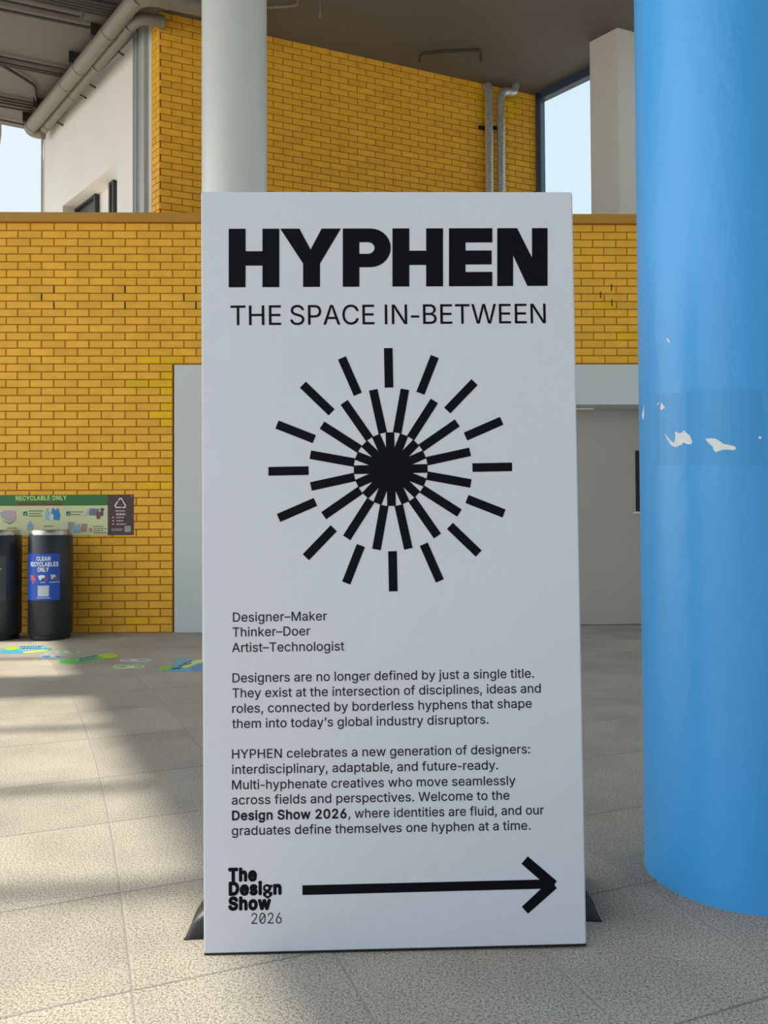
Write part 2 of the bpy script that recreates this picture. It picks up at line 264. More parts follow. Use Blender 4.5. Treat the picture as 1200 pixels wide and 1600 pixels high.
# ------------------------------------------------------------------ lettering (outlines)
GLYPHS = {
 ' ': (188, ""),
 ',': (188, "38 -119 68 71 137 71 84 -119"),
 '-': (453, "337 244 337 188 114 188 114 244"),
 '.': (188, "95 -4 78 -1 63 9 53 24 50 41 53 59 63 73 78 83 95 87 113 83 128 73 138 59 141 41 138 24 128 9 113 -1"),
 '0': (453, "227 -7 174 1 130 24 95 62 69 113 53 178 48 254 53 330 69 395 95 447 130 484 174 508 227 516 279 508 323 484 358 447 384 395 400 330 405 254 400 178 384 113 359 62 323 24 279 1;227 50 261 56 290 74 313 103 330 144 340 194 344 254 340 314 330 365 313 405 290 435 261 453 227 460 192 453 163 435 140 405 123 365 113 314 109 254 113 194 123 144 140 103 163 74 192 56"),
 '2': (453, "64 0 64 47 234 229 282 282 299 305 311 327 318 348 320 371 317 397 308 419 293 436 273 449 250 457 224 460 196 457 172 447 153 433 139 413 130 390 127 362 66 362 71 405 86 442 111 473 143 496 182 511 225 516 268 511 306 497 337 474 361 445 376 411 381 372 378 345 371 318 357 290 336 259 267 180 153 60 153 57 389 57 389 0"),
 '6': (453, "226 -7 182 -1 142 15 109 40 84 74 69 115 64 162 68 199 80 239 102 285 137 340 252 509 322 509 151 261 145 261 154 275 165 288 179 299 196 307 214 312 235 314 278 309 316 295 346 271 370 240 384 201 389 157 384 112 368 73 343 39 310 14 271 -2;226 48 254 52 279 63 299 79 314 101 324 128 327 157 324 187 314 213 299 235 279 251 254 262 226 265 198 262 174 252 153 235 138 214 128 188 125 158 128 128 138 102 153 79 174 63 198 52"),
 ':': (188, "95 -4 78 -1 63 9 53 24 50 41 53 59 63 73 78 83 95 87 113 83 128 73 138 59 141 41 138 24 128 9 113 -1;95 271 78 274 63 284 53 299 50 316 53 334 63 349 78 359 95 362 113 359 128 349 138 334 141 316 138 299 128 284 113 274"),
 'A': (480, "16 0 201 509 276 509 463 0 395 0 287 302 264 372 232 478 245 478 213 371 191 302 85 0;110 142 110 199 370 199 370 142"),
 'B': (456, "60 0 60 509 241 509 289 504 329 491 359 469 381 442 394 410 398 374 395 344 387 320 373 301 356 286 336 275 315 267 315 262 339 257 363 245 385 227 402 203 414 173 418 136 413 100 400 67 377 39 344 18 301 4 247 0;125 57 245 57 296 63 330 80 349 105 355 137 352 161 342 184 327 203 306 218 279 228 248 231 125 231;125 285 238 285 265 288 288 296 308 309 323 326 333 348 336 372 330 403 313 429 283 446 240 452 125 452"),
 'C': (510, "267 -7 205 1 150 25 104 63 70 115 48 179 40 254 48 329 70 393 104 445 150 484 205 508 267 516 305 513 340 504 373 490 402 471 427 447 448 418 463 385 473 348 408 348 401 373 389 395 375 413 357 428 337 440 315 449 292 454 267 456 223 450 184 432 150 403 125 364 109 314 103 254 109 194 125 145 151 105 184 76 223 59 267 53 292 55 315 60 337 69 357 81 375 96 389 114 401 136 408 160 473 160 463 124 448 91 428 62 402 38 373 19 341 5 305 -4"),
 'D': (502, "219 0 96 0 96 57 215 57 272 63 318 81 354 110 379 149 394 198 399 255 394 312 379 361 354 399 320 428 275 446 221 452 93 452 93 509 225 509 294 501 353 478 385 455 412 426 433 391 455 329 462 255 455 181 433 119 411 83 384 54 351 31 291 8;125 509 125 0 60 0 60 509"),
 'E': (419, "60 0 60 509 372 509 372 452 125 452 125 286 355 286 355 229 125 229 125 57 375 57 375 0"),
 'H': (517, "60 0 60 509 125 509 125 289 392 289 392 509 457 509 457 0 392 0 392 232 125 232 125 0"),
 'I': (185, "60 0 60 509 125 509 125 0"),
 'L': (393, "60 0 60 509 125 509 125 57 361 57 361 0"),
 'M': (628, "60 0 60 509 152 509 277 187 287 159 299 123 311 84 322 49 307 49 318 83 330 121 342 158 352 187 476 509 568 509 568 0 504 0 504 291 504 327 505 369 506 413 507 457 513 457 498 409 482 363 467 322 456 291 342 0 286 0 170 291 159 321 145 361 129 408 112 457 119 457 120 416 121 372 122 328 122 291 122 0"),
 'N': (523, "60 0 60 509 136 509 343 183 363 151 388 107 414 55 405 54 401 108 399 157 399 195 399 509 463 509 463 0 387 0 202 290 177 331 148 381 108 452 119 454 122 384 124 328 125 291 125 0"),
 'O': (533, "267 -7 205 1 150 25 105 63 70 115 48 179 40 254 48 329 70 393 105 445 150 484 205 508 267 516 329 508 384 484 429 445 464 393 486 329 493 254 486 179 464 115 429 63 384 25 329 1;267 53 310 59 349 76 383 105 408 144 425 194 430 254 425 314 408 365 383 404 349 433 310 450 267 456 223 450 184 433 151 404 125 364 109 314 103 254 109 194 125 144 151 105 184 76 223 59"),
 'P': (445, "60 0 60 509 235 509 289 503 332 487 366 462 390 430 404 391 409 348 404 304 390 265 366 233 332 207 289 191 235 186 109 186 109 242 233 242 269 246 297 256 318 272 333 294 342 319 344 348 342 376 333 402 318 423 297 439 268 449 232 452 125 452 125 0"),
 'R': (449, "60 0 60 509 236 509 290 504 333 489 367 465 390 433 405 395 409 352 405 309 390 271 367 240 333 217 289 203 236 198 96 198 96 255 234 255 269 258 298 267 319 281 334 300 342 324 345 352 342 380 334 405 319 425 298 440 269 449 233 452 125 452 125 0;353 0 230 229 303 229 428 0"),
 'S': (447, "224 -9 172 -4 128 9 91 31 64 60 46 96 38 137 104 137 110 110 123 88 142 71 166 59 194 52 224 49 257 52 286 60 311 74 329 92 341 114 346 139 342 161 332 179 316 193 296 205 245 222 184 239 128 260 86 289 67 313 56 341 52 372 58 413 75 448 102 476 138 498 180 511 227 516 275 511 316 498 351 476 377 449 394 415 401 378 337 378 326 412 302 437 267 453 225 459 194 456 167 448 145 435 129 418 118 398 115 376 119 352 131 334 148 319 169 308 212 293 264 279 312 264 336 252 359 238 379 220 395 198 405 171 408 139 403 99 386 64 360 34 323 11 278 -4"),
 'T': (449, "32 452 32 509 417 509 417 452 257 452 257 0 193 0 193 452"),
 'W': (686, "155 0 16 509 82 509 163 196 175 145 187 94 197 40 189 40 200 94 211 145 224 196 306 509 380 509 462 196 474 145 486 94 497 40 488 40 499 94 510 145 523 196 603 509 670 509 530 0 455 0 368 323 351 391 336 475 350 475 335 395 318 323 230 0"),
 'Y': (472, "203 0 203 208 16 509 91 509 192 344 222 292 250 230 224 230 251 293 280 344 381 509 455 509 268 208 268 0"),
 'a': (389, "160 -9 126 -5 94 5 68 22 48 45 35 73 30 108 34 138 43 161 58 179 78 193 100 203 125 211 178 220 234 227 252 230 265 235 273 243 276 255 276 257 273 279 267 297 256 311 240 322 220 329 196 331 171 329 149 322 132 313 118 301 107 288 100 274 41 291 57 322 79 346 104 364 133 375 163 382 194 384 239 379 263 372 286 360 306 343 322 320 333 290 337 251 337 0 277 0 277 52 272 52 252 25 236 12 215 1 190 -6;170 45 202 49 228 59 248 74 263 93 272 115 276 138 276 190 259 182 231 176 200 171 175 168 134 159 117 150 103 139 95 124 92 105 94 87 102 72 114 61 130 52 149 47"),
 'b': (424, "229 -8 198 -5 172 4 153 17 138 31 118 59 112 59 112 0 53 0 53 509 114 509 114 319 118 319 137 346 152 360 171 373 197 381 229 384 274 378 313 361 345 332 370 293 385 245 390 189 385 133 370 84 346 45 313 16 274 -2;220 47 253 51 279 66 301 88 316 117 325 151 328 189 325 227 316 261 301 290 280 311 253 325 220 330 188 325 161 312 140 291 125 263 116 229 113 189 116 150 125 115 140 86 162 65 188 51"),
 'c': (396, "207 -8 159 -2 117 16 82 46 56 85 40 133 34 187 40 243 56 291 82 330 117 360 159 378 207 384 234 383 260 377 284 368 305 356 324 341 340 322 353 301 362 277 303 262 290 289 270 311 242 325 207 330 173 325 145 310 124 287 108 258 99 224 96 187 99 151 108 117 124 89 145 66 173 51 207 46 243 52 271 66 292 89 304 117 363 102 354 78 341 56 325 37 306 21 285 9 261 -1 235 -6"),
 'd': (424, "195 -8 151 -2 111 16 79 45 55 84 39 133 34 189 39 245 55 293 79 332 112 361 151 378 196 384 228 381 253 373 272 360 287 346 306 319 311 319 311 509 372 509 372 0 313 0 313 59 307 59 287 31 272 17 252 4 227 -5;205 47 236 51 263 65 284 86 299 115 309 150 312 189 309 229 300 263 284 291 263 312 237 325 205 330 172 325 145 311 124 290 108 261 99 227 96 189 99 151 109 117 124 88 145 66 172 51"),
 'e': (404, "212 -8 161 -2 117 16 82 46 56 85 40 132 34 187 39 242 55 290 81 329 115 359 157 378 205 384 236 382 266 374 294 361 319 341 341 315 357 282 368 242 371 194 371 169 75 169 75 221 338 221 310 202 307 237 298 269 283 294 263 314 237 326 205 330 173 326 146 313 125 294 109 270 99 241 96 211 96 178 100 139 110 106 128 80 151 61 179 50 212 46 234 48 254 53 271 61 285 73 297 88 306 105 365 91 353 63 335 39 311 19 283 4 249 -5"),
 'f': (254, "228 379 228 327 6 327 6 379;81 0 81 432 84 461 96 486 113 505 135 519 161 527 187 530 222 527 243 521 227 468 215 472 195 474 171 470 154 460 145 443 142 419 142 0"),
 'g': (425, "207 -151 168 -148 134 -140 105 -127 82 -110 64 -91 51 -69 101 -41 122 -66 136 -78 154 -88 178 -95 207 -97 249 -92 282 -75 298 -58 308 -34 311 -6 311 68 306 68 287 41 272 28 252 16 227 8 195 5 152 10 113 27 80 53 55 90 39 136 34 191 39 246 55 293 80 332 112 361 152 378 196 384 228 382 253 373 273 360 288 346 308 319 313 319 313 379 372 379 372 -9 367 -54 350 -90 324 -117 291 -136 251 -147;205 59 237 63 264 75 285 95 300 121 309 154 312 193 309 231 300 264 285 291 264 312 237 325 205 330 172 325 145 312 124 290 109 262 99 229 96 193 99 155 109 123 124 96 145 76 172 63"),
 'h': (410, "114 227 114 0 53 0 53 509 114 509 114 287 102 287 124 332 152 362 187 379 227 384 264 380 295 369 321 349 341 321 353 285 357 240 357 0 296 0 296 235 290 275 273 304 246 323 210 329 184 326 161 317 141 303 126 283 117 257"),
 'i': (167, "53 0 53 379 114 379 114 0;84 443 67 446 54 455 44 468 41 483 44 499 54 512 67 521 84 524 100 521 114 512 123 499 126 483 123 468 114 455 100 446"),
 'j': (167, "53 379 114 379 114 -30 111 -63 102 -90 86 -113 65 -129 37 -139 4 -143 -10 -143 -10 -87 2 -87 25 -83 40 -72 50 -54 53 -29;83 443 67 446 53 455 44 468 41 483 44 499 53 512 67 521 83 524 100 521 114 512 123 499 126 483 123 468 114 455 100 446"),
 'k': (381, "110 137 110 212 121 212 284 379 360 379 184 199 177 199;53 0 53 509 114 509 114 0;294 0 148 186 191 229 372 0"),
 'l': (167, "53 0 53 509 114 509 114 0"),
 'm': (610, "53 0 53 379 112 379 112 295 108 295 118 323 132 346 151 363 172 376 195 384 219 386 257 380 287 361 309 331 321 295 312 295 322 321 337 343 357 361 381 375 407 383 437 386 468 383 497 372 522 354 541 328 553 296 557 255 557 0 496 0 496 254 490 289 473 313 447 326 419 330 395 328 374 320 358 307 345 290 338 270 335 247 335 0 274 0 274 260 269 288 253 311 229 326 199 330 178 328 158 320 140 307 126 289 117 266 114 238 114 0"),
 'n': (410, "114 227 114 0 53 0 53 379 112 379 112 287 102 287 124 332 152 362 187 379 227 384 264 380 295 369 321 349 341 321 353 285 357 240 357 0 296 0 296 235 290 275 273 304 246 323 210 329 184 326 161 317 141 303 126 283 117 257"),
 'o': (415, "207 -8 159 -2 117 16 82 46 56 85 40 133 34 187 40 243 56 291 82 330 117 360 159 378 207 384 256 378 299 360 333 330 359 291 376 243 381 187 376 133 359 85 333 46 299 16 256 -2;207 46 242 51 270 66 292 89 307 117 316 151 319 187 316 224 307 258 292 287 270 310 242 325 207 330 173 325 145 310 124 287 108 258 99 224 96 187 99 151 108 117 124 89 145 66 173 51"),
 'p': (424, "53 -143 53 379 112 379 112 319 118 319 137 346 152 360 171 373 197 381 229 384 274 378 313 361 345 332 370 293 385 245 390 189 385 133 370 84 346 45 313 16 274 -2 229 -8 198 -5 173 4 153 17 138 31 118 59 114 59 114 -143;220 47 253 51 279 66 301 88 316 117 325 151 328 189 325 227 316 261 301 290 280 311 253 325 220 330 188 325 161 312 140 291 125 263 116 229 113 189 116 150 125 115 140 86 162 65 188 51"),
 'r': (259, "53 0 53 379 112 379 112 321 115 321 130 347 152 367 181 380 213 385 229 384 243 384 243 322 230 324 207 326 182 323 159 315 140 301 126 284 117 262 114 237 114 0"),
 's': (365, "182 -8 145 -5 112 3 84 18 62 38 45 63 36 94 94 107 105 79 124 60 150 49 181 45 217 50 244 62 262 81 268 103 265 121 254 136 237 147 212 155 149 170 104 186 72 208 53 237 47 274 51 305 65 332 87 354 115 370 149 381 187 384 223 381 254 372 279 358 299 339 314 316 324 290 268 277 258 298 243 316 219 328 187 333 156 329 131 317 114 299 109 277 112 258 124 243 144 232 172 223 229 209 275 194 306 171 325 142 331 107 326 75 312 47 290 24 260 6 223 -5"),
 't': (227, "204 379 204 327 6 327 6 379;65 471 126 471 126 98 128 76 136 61 150 53 170 50 185 51 202 54 213 2 192 -3 168 -4 125 2 92 21 72 52 65 93"),
 'u': (410, "182 -5 146 -1 115 11 89 31 69 59 57 95 53 139 53 379 114 379 114 144 119 105 137 75 164 56 200 50 226 53 249 62 268 77 283 97 293 122 296 153 296 379 357 379 357 0 298 0 298 92 307 92 286 47 257 17 222 0"),
 'v': (389, "163 0 17 379 84 379 165 155 187 87 206 21 184 21 203 87 224 155 305 379 371 379 226 0"),
 'w': (567, "138 0 23 379 87 379 133 214 154 137 175 41 165 41 186 135 206 214 252 379 316 379 362 214 382 136 402 41 391 41 413 135 434 214 480 379 545 379 429 0 368 0 319 172 305 225 291 280 277 338 291 338 277 280 263 225 248 172 199 0"),
 'x': (379, "21 0 171 218 171 171 29 379 100 379 147 306 179 253 207 206 175 206 202 253 233 306 282 379 352 379 209 169 209 214 358 0 287 0 231 85 200 136 173 182 205 182 178 136 148 85 91 0"),
 'y': (389, "47 -139 61 -86 71 -87 88 -90 104 -89 118 -84 130 -74 141 -58 151 -36 163 -1 17 379 84 379 165 155 187 87 206 21 184 21 202 87 224 155 305 379 371 379 204 -58 191 -85 177 -107 159 -124 139 -136 117 -143 91 -145 65 -143"),
 '–': (350, "350 244 350 188 0 188 0 244"),
 '’': (177, "52 318 82 509 151 509 98 318"),
}
def shape2d(splines, offset=0.0):         # closed outlines -> filled 2-D mesh (verts, faces)
    c = bpy.data.curves.new('outline', 'CURVE'); c.dimensions = '2D'; c.fill_mode = 'BOTH'; c.offset = offset
    for sp in splines:
        s = c.splines.new('POLY'); s.points.add(len(sp) - 1); s.use_cyclic_u = True
        for i, p in enumerate(sp): s.points[i].co = (p[0], p[1], 0, 1)
    o = bpy.data.objects.new('outline', c); C.objects.link(o)
    dg = bpy.context.evaluated_depsgraph_get(); me = bpy.data.meshes.new_from_object(o.evaluated_get(dg))
    vs = [(v.co.x, v.co.y) for v in me.vertices]; fs = [list(p.vertices) for p in me.polygons]
    bpy.data.objects.remove(o); bpy.data.curves.remove(c); bpy.data.meshes.remove(me)
    return vs, fs
from mathutils.geometry import delaunay_2d_cdt
def inside(p, sp):
    k = False
    for i in range(len(sp)):
        (x0, y0), (x1, y1) = sp[i], sp[(i + 1) % len(sp)]
        if (y0 > p[1]) != (y1 > p[1]) and p[0] < (x1 - x0) * (p[1] - y0) / (y1 - y0) + x0: k = not k
    return k
def wind(p, sp):
    k = 0
    for i in range(len(sp)):
        x0, y0 = sp[i]; x1, y1 = sp[(i + 1) % len(sp)]
        if (y0 > p[1]) != (y1 > p[1]) and p[0] < (x1 - x0) * (p[1] - y0) / (y1 - y0) + x0: k += 1 if y1 > y0 else -1
    return k
def glyph_shape(sp, offset):              # fill by winding, so overlapping outlines join; offset makes the letter heavier or lighter
    if not sp: return [], []
    st = []; r = abs(offset)
    if r:
        for q in sp:
            for i in range(len(q)):
                a = V(q[i]); b = V(q[(i + 1) % len(q)]); d = b - a
                if d.length < 1e-6: continue
                n = V((-d.y, d.x)).normalized() * r
                st.append([tuple(a - n), tuple(b - n), tuple(b + n), tuple(a + n)])
                st.append([(a.x + r * math.cos(2 * PI * k / 6 + .1), a.y + r * math.sin(2 * PI * k / 6 + .1)) for k in range(6)])
    vs = []; ed = []
    for q in sp + st:
        o = len(vs); vs += [V(p) for p in q]; ed += [(o + i, o + (i + 1) % len(q)) for i in range(len(q))]
    ov, oe, of, *_ = delaunay_2d_cdt(vs, ed, [], 0, 1e-5)
    fs = []
    for f in of:
        c = sum((ov[i] for i in f), V((0, 0))) / len(f); p = (c.x, c.y)
        w_ = sum(wind(p, q) for q in sp) != 0; s_ = any(wind(p, q) for q in st)
        if (w_ or s_) if offset > 0 else (w_ and not s_): fs.append(list(f))
    use = sorted({i for f in fs for i in f}); ix = {u: k for k, u in enumerate(use)}
    return [(ov[u].x, ov[u].y) for u in use], [[ix[i] for i in f] for f in fs]
_gc = {}
def glyph(ch, bold):
    k = (ch, bold)
    if k not in _gc:
        adv, s = GLYPHS[ch]; sp = []
        for part in s.split(';'):
            q = [float(x) / 1000 for x in part.split()]
            if q: sp.append(list(zip(q[::2], q[1::2])))
        if ch == '-': adv = 300; sp = [[(.04, .168), (.26, .168), (.26, .222), (.04, .222)]]
        _gc[k] = (adv / 1000 + bold * 1.2, glyph_shape(sp, bold))
    return _gc[k]
def text2d(s, bold=0.0, track=0.0, bolds=None):   # cap height 0.509
    x = 0; vs = []; fs = []
    for i, ch in enumerate(s):
        b = bolds[i] if bolds else bold
        adv, (gv, gf) = glyph(ch, b); o = len(vs)
        vs += [(p[0] + x, p[1]) for p in gv]; fs += [[i + o for i in f] for f in gf]; x += adv + track
    lo = min(p[0] for p in vs); hi = max(p[0] for p in vs)
    return [(p[0] - lo, p[1]) for p in vs], fs, hi - lo
def slab(mb, vs3, fs, nrm, t, mi=0):      # thicken a filled 2-D shape that has been put in 3-D
    n = len(vs3); e = {}
    for f in fs:
        for i in range(len(f)):
            a, b = f[i], f[(i + 1) % len(f)]; e[(a, b)] = 1
    side = [(a, b) for (a, b) in e if (b, a) not in e]
    back = [V(p) + V(nrm) * t for p in vs3]
    mb.add(list(vs3) + back, [list(f) for f in fs] + [[i + n for i in f][::-1] for f in fs] + [(b, a, a + n, b + n) for a, b in side], mi)
def conform(vs, fs, cuts=5.0):            # cut a 2-D shape by vertical lines every few degrees (x in degrees)
    bm = bmesh.new(); bv = [bm.verts.new((p[0], p[1], 0)) for p in vs]
    for f in fs:
        try: bm.faces.new([bv[i] for i in f])
        except ValueError: pass
    lo = min(p[0] for p in vs); hi = max(p[0] for p in vs); k = math.ceil(lo / cuts) * cuts
    while k < hi:
        bmesh.ops.bisect_plane(bm, geom=bm.verts[:] + bm.edges[:] + bm.faces[:], plane_co=(k, 0, 0), plane_no=(1, 0, 0)); k += cuts
    bm.verts.index_update(); out = [(v.co.x, v.co.y) for v in bm.verts], [[v.index for v in f.verts] for f in bm.faces]
    bm.free(); return out
def wrap(mb, vs, fs, c, r, t=.0006, mi=0):   # x = angle in degrees (0 faces the street side, -y), y = height
    vs, fs = conform(vs, fs)
    P = [(c[0] + r * math.sin(math.radians(a)), c[1] - r * math.cos(math.radians(a)), c[2] + z) for a, z in vs]
    Q = [(c[0] + (r + t) * math.sin(math.radians(a)), c[1] - (r + t) * math.cos(math.radians(a)), c[2] + z) for a, z in vs]
    n = len(P); e = {}
    for f in fs:
        for i in range(len(f)): e[(f[i], f[(i + 1) % len(f)])] = 1
    side = [(a, b) for (a, b) in e if (b, a) not in e]
    mb.add(P + Q, [f[::-1] for f in fs] + [[i + n for i in f] for f in fs] + [(a, b, b + n, a + n) for a, b in side], mi)
def poly(pts):                            # any simple polygon -> filled
    return shape2d([pts])
def rect(x0, y0, x1, y1): return [(x0, y0), (x1, y0), (x1, y1), (x0, y1)], [[0, 1, 2, 3]]

# ------------------------------------------------------------------ the setting
HC = 6.70                                                   # height of the soffit
A_DIR = V((0.9357, 0.3528, 0)); CORN = V((-2.443, 8.345, 0)); YEND = V((2.061, 10.043, 0))
LEND = V((-4.89, 10.92, 0)); W_DIR = (LEND - CORN).normalized()
A_DIR = (YEND - CORN).normalized()
A_N = V((A_DIR.y, -A_DIR.x, 0)); W_N = V((-W_DIR.y, W_DIR.x, 0)) * 1.0
if W_N.y > 0: W_N = -W_N
UZ = V((0, 0, 1))

# floor with its tile layout in a UV map
ROWS = [-3.0 + .54 * k for k in range(6)] + [.2, .72, 1.25, 1.77, 2.25, 2.80, 3.31, 3.94, 4.53, 5.01] + [5.56 + .55 * k for k in range(20)]
def tile_uv(x, y):
    ca, sa = math.cos(math.radians(21)), math.sin(math.radians(21)); u = x * ca + y * sa; q = -x * sa + y * ca
    U = u + .016 * max(0, q - 1.6) ** 2; i = 0
    while i < len(ROWS) - 2 and q > ROWS[i + 1]: i += 1
    return ((U - .09) / .453, i + (q - ROWS[i]) / (ROWS[i + 1] - ROWS[i]))
nx, ny = 150, 120; fx0, fx1, fy0, fy1 = -9.0, 7.0, -4.5, 8.2
me = bpy.data.meshes.new('floor')
vs = [(fx0 + (fx1 - fx0) * i / nx, fy0 + (fy1 - fy0) * j / ny, 0) for j in range(ny + 1) for i in range(nx + 1)]
fs = [(j * (nx + 1) + i, j * (nx + 1) + i + 1, (j + 1) * (nx + 1) + i + 1, (j + 1) * (nx + 1) + i) for j in range(ny) for i in range(nx)]
me.from_pydata(vs, [], fs); uvl = me.uv_layers.new(name='tiles')
for lp in me.loops: uvl.data[lp.index].uv = tile_uv(vs[lp.vertex_index][0], vs[lp.vertex_index][1])
me.materials.append(M_FLOOR); fl = bpy.data.objects.new('floor', me); C.objects.link(fl); struct(fl)
mb = MB(); mb.box((-60, -60, -.4), (60, 60, -.06)); struct(mb.build('ground', mat('pale_paving', (.42, .41, .38), .8, vary=.06)))

# ceiling slab; its left edge throws the edge of shade on the floor
k_ = HC / math.tan(SUN_EL); ed = lambda y: (-1.65 - (y - 4.32) * .5195 - k_, y)
mb = MB(); mb.prism([(-5.36, 10.70), (-5.49, 10.97), (-6.3, 12.4), (-7.6, 12.4), ed(9.6), ed(-10.0), (3.3, -10.0), (3.3, 7.75), (4.26, 7.75), (YEND.x, YEND.y), (LEND.x, LEND.y)], (HC, HC + .45))  # far-left step is an unseen overhang added to keep sun off the white wall
struct(mb.build('ceiling', M_CEIL))
# unseen beam and bars added for the floor's shadow bands, off the slab's edge
def shadow_bar(name, sx, sy, wid):
    k = HC / math.tan(SUN_EL); p = V((sx - k * SUN_H[0], sy - k * SUN_H[1], HC)); d = V((math.cos(math.radians(6)), math.sin(math.radians(6)), 0)); n = V((-d.y, d.x, 0))
    e = V((-.5195, 1, 0)); s = 0                               # start on the slab edge
    a = V((*ed(5.0), 0)); den = d.x * e.y - d.y * e.x; s = ((a.x - p.x) * e.y - (a.y - p.y) * e.x) / den
    q = p + d * s; m = MB(); m.obox(q - d * 5 - n * wid / 2 + UZ * .05, d * 5.3, n * wid, UZ * .2); struct(m.build(name, M_CEIL))
shadow_bar('shadow_bar_1', -2.30, 4.92, .70); shadow_bar('shadow_bar_2', -1.92, 3.86, .08); shadow_bar('shadow_bar_3', -1.47, 2.96, .085)
shadow_bar('shadow_bar_4', -1.06, 2.13, .095); shadow_bar('shadow_bar_5', -2.85, 5.96, .09); shadow_bar('shade_beam', -3.4, 7.12, .5)  # last beam is added out of view to shade the strip along the wall

# brick walls: every brick in relief on one wall mesh
BL, BG, RD = .2283, .009, .009
def brick(m, o, ex, nrm, a, b, z0, z1, mi=0):
    c = .004; g = BG / 2; a += g; b -= g; z0 += g; z1 -= g
    if b - a < .02: return
    f = lambda s, z, d: V(o) + V(ex) * s + UZ * z + V(nrm) * d
    vs = [f(a, z0, -RD), f(b, z0, -RD), f(b, z1, -RD), f(a, z1, -RD), f(a, z0, -c), f(b, z0, -c), f(b, z1, -c), f(a, z1, -c),
          f(a + c, z0 + c, 0), f(b - c, z0 + c, 0), f(b - c, z1 - c, 0), f(a + c, z1 - c, 0)]
    fs = [(8, 9, 10, 11)]
    for i in range(4):
        j = (i + 1) % 4; fs += [(i, j, 4 + j, 4 + i), (4 + i, 4 + j, 8 + j, 8 + i)]
    m.add(vs, fs, mi)

# front wall (faces the camera), wall line drawn through its base
FW0 = V((-2.5, 7.40, 0)); FW_D = V((1, .022, 0)).normalized(); FW_N = V((FW_D.y, -FW_D.x, 0))
def onfw(x, y, d=0.0):
    p = onpl(x, y, FW0 + FW_N * d, FW_N); q = p - FW0; return q.dot(FW_D), p.z      # (distance along wall, height)
WTOP = onfw(150, 348)[1]; CTOP = onfw(150, 334)[1]; PT = onfw(271, 570)[1]; PX0 = onfw(270, 800)[0]; PX1 = 5.8
NR = 52; RH = WTOP / NR; S0, S1 = -5.2, 6.9
j1 = onfw(47.4, 354)[0]; j2 = onfw(65.2, 367)[0]
brightpts = [onfw(*p) for p in [(234, 563), (271, 563), (214, 601), (262, 592), (262, 600), (262, 612), (262, 636), (252, 648), (262, 660), (262, 735), (235, 757), (262, 757), (225, 970), (205, 970), (938, 473), (977, 520)]]
m = MB()
for r in range(NR):
    z1 = WTOP - r * RH; z0 = z1 - RH; off = j1 if r % 2 == 0 else j2
    ivs = [(S0, PX0), (PX1, S1)] if z1 < PT + .04 else [(S0, S1)]
    k = math.floor((S0 - off) / BL) - 1
    while off + k * BL < S1:
        for lo, hi in ivs:
            a = max(off + k * BL, lo); b = min(off + (k + 1) * BL, hi)
            if b - a > .02:
                br = any(a <= p[0] <= b and z0 <= p[1] <= z1 for p in brightpts)
                brick(m, FW0, FW_D, FW_N, a, b, z0, z1, 2 if br else 0)
        k += 1
def slabw(m, a, b, z0, z1, d0, d1, mi): m.obox(FW0 + FW_D * a + UZ * z0 - FW_N * d1, FW_D * (b - a), FW_N * (d1 - d0), UZ * (z1 - z0), mi)
slabw(m, S0, PX0, 0, WTOP, RD - .002, .30, 1); slabw(m, PX0, PX1, PT, WTOP, RD - .002, .30, 1); slabw(m, PX1, S1, 0, WTOP, RD - .002, .30, 1)
# open weep joints
for x, y in [(84.2, 452), (195, 452), (306, 452), (64.8, 464), (176, 464), (287, 464), (84.2, 477), (195, 477), (306, 477), (955.5, 449), (938.5, 461), (956, 473)]:
    s, z = onfw(x, y); slabw(m, s - .005, s + .005, z - .034, z + .034, -.001, RD, 3)
struct(m.build('wall_front', [M_BRICK, M_MORTAR, M_BRIGHT, M_DARK], fix=False))
m = MB(); slabw(m, S0, S1, WTOP, CTOP, -.035, .34, 0); struct(m.build('trim_6', M_COPE))

# grey portal and recessed door leaves
DT = onfw(950, 632)[1]
m = MB(); slabw(m, PX0 + .012, PX0 + .85, 0, PT, .004, .27, 0); slabw(m, PX0 + .85, PX1, DT, PT, .004, .27, 0); slabw(m, PX1 - .6, PX1, 0, DT, .004, .27, 0)
struct(m.build('trim_7', M_GREYPANEL))
DY = .29; mid = .5 * (PX0 + .85 + PX1 - .6)
for nme, a, b, vx in (('door_1', PX0 + .85, 3.2, None), ('door_2', 3.203, PX1 - .6, onfw(993, 750, -DY)[0])):
    e = struct(empty(nme, FW0 + FW_D * a - FW_N * DY)); inv = Matrix.Translation(-e.location)
    m = MB(); slabw(m, a, b, .006, DT, DY, DY + .06, 0); o = m.build('leaf', M_DOOR, e); o.data.transform(inv)
    if nme == 'door_1':
        vx0 = onfw(993, 750, -DY)[0]
        m = MB(); slabw(m, vx0, vx0 + .13, onfw(993, 799, -DY)[1], onfw(993, 704, -DY)[1], DY - .006, DY, 0); o = m.build('vision_panel', M_DARK, e); o.data.transform(inv)
        m = MB(); slabw(m, vx0 - .03, vx0 + .16, onfw(993, 803, -DY)[1], onfw(993, 799.5, -DY)[1], DY - .012, DY, 0); o = m.build('panel_sill', M_GREYPANEL, e); o.data.transform(inv)

def ona(x, y, d=0.0): return onpl(x, y, CORN + A_N * d, A_N)
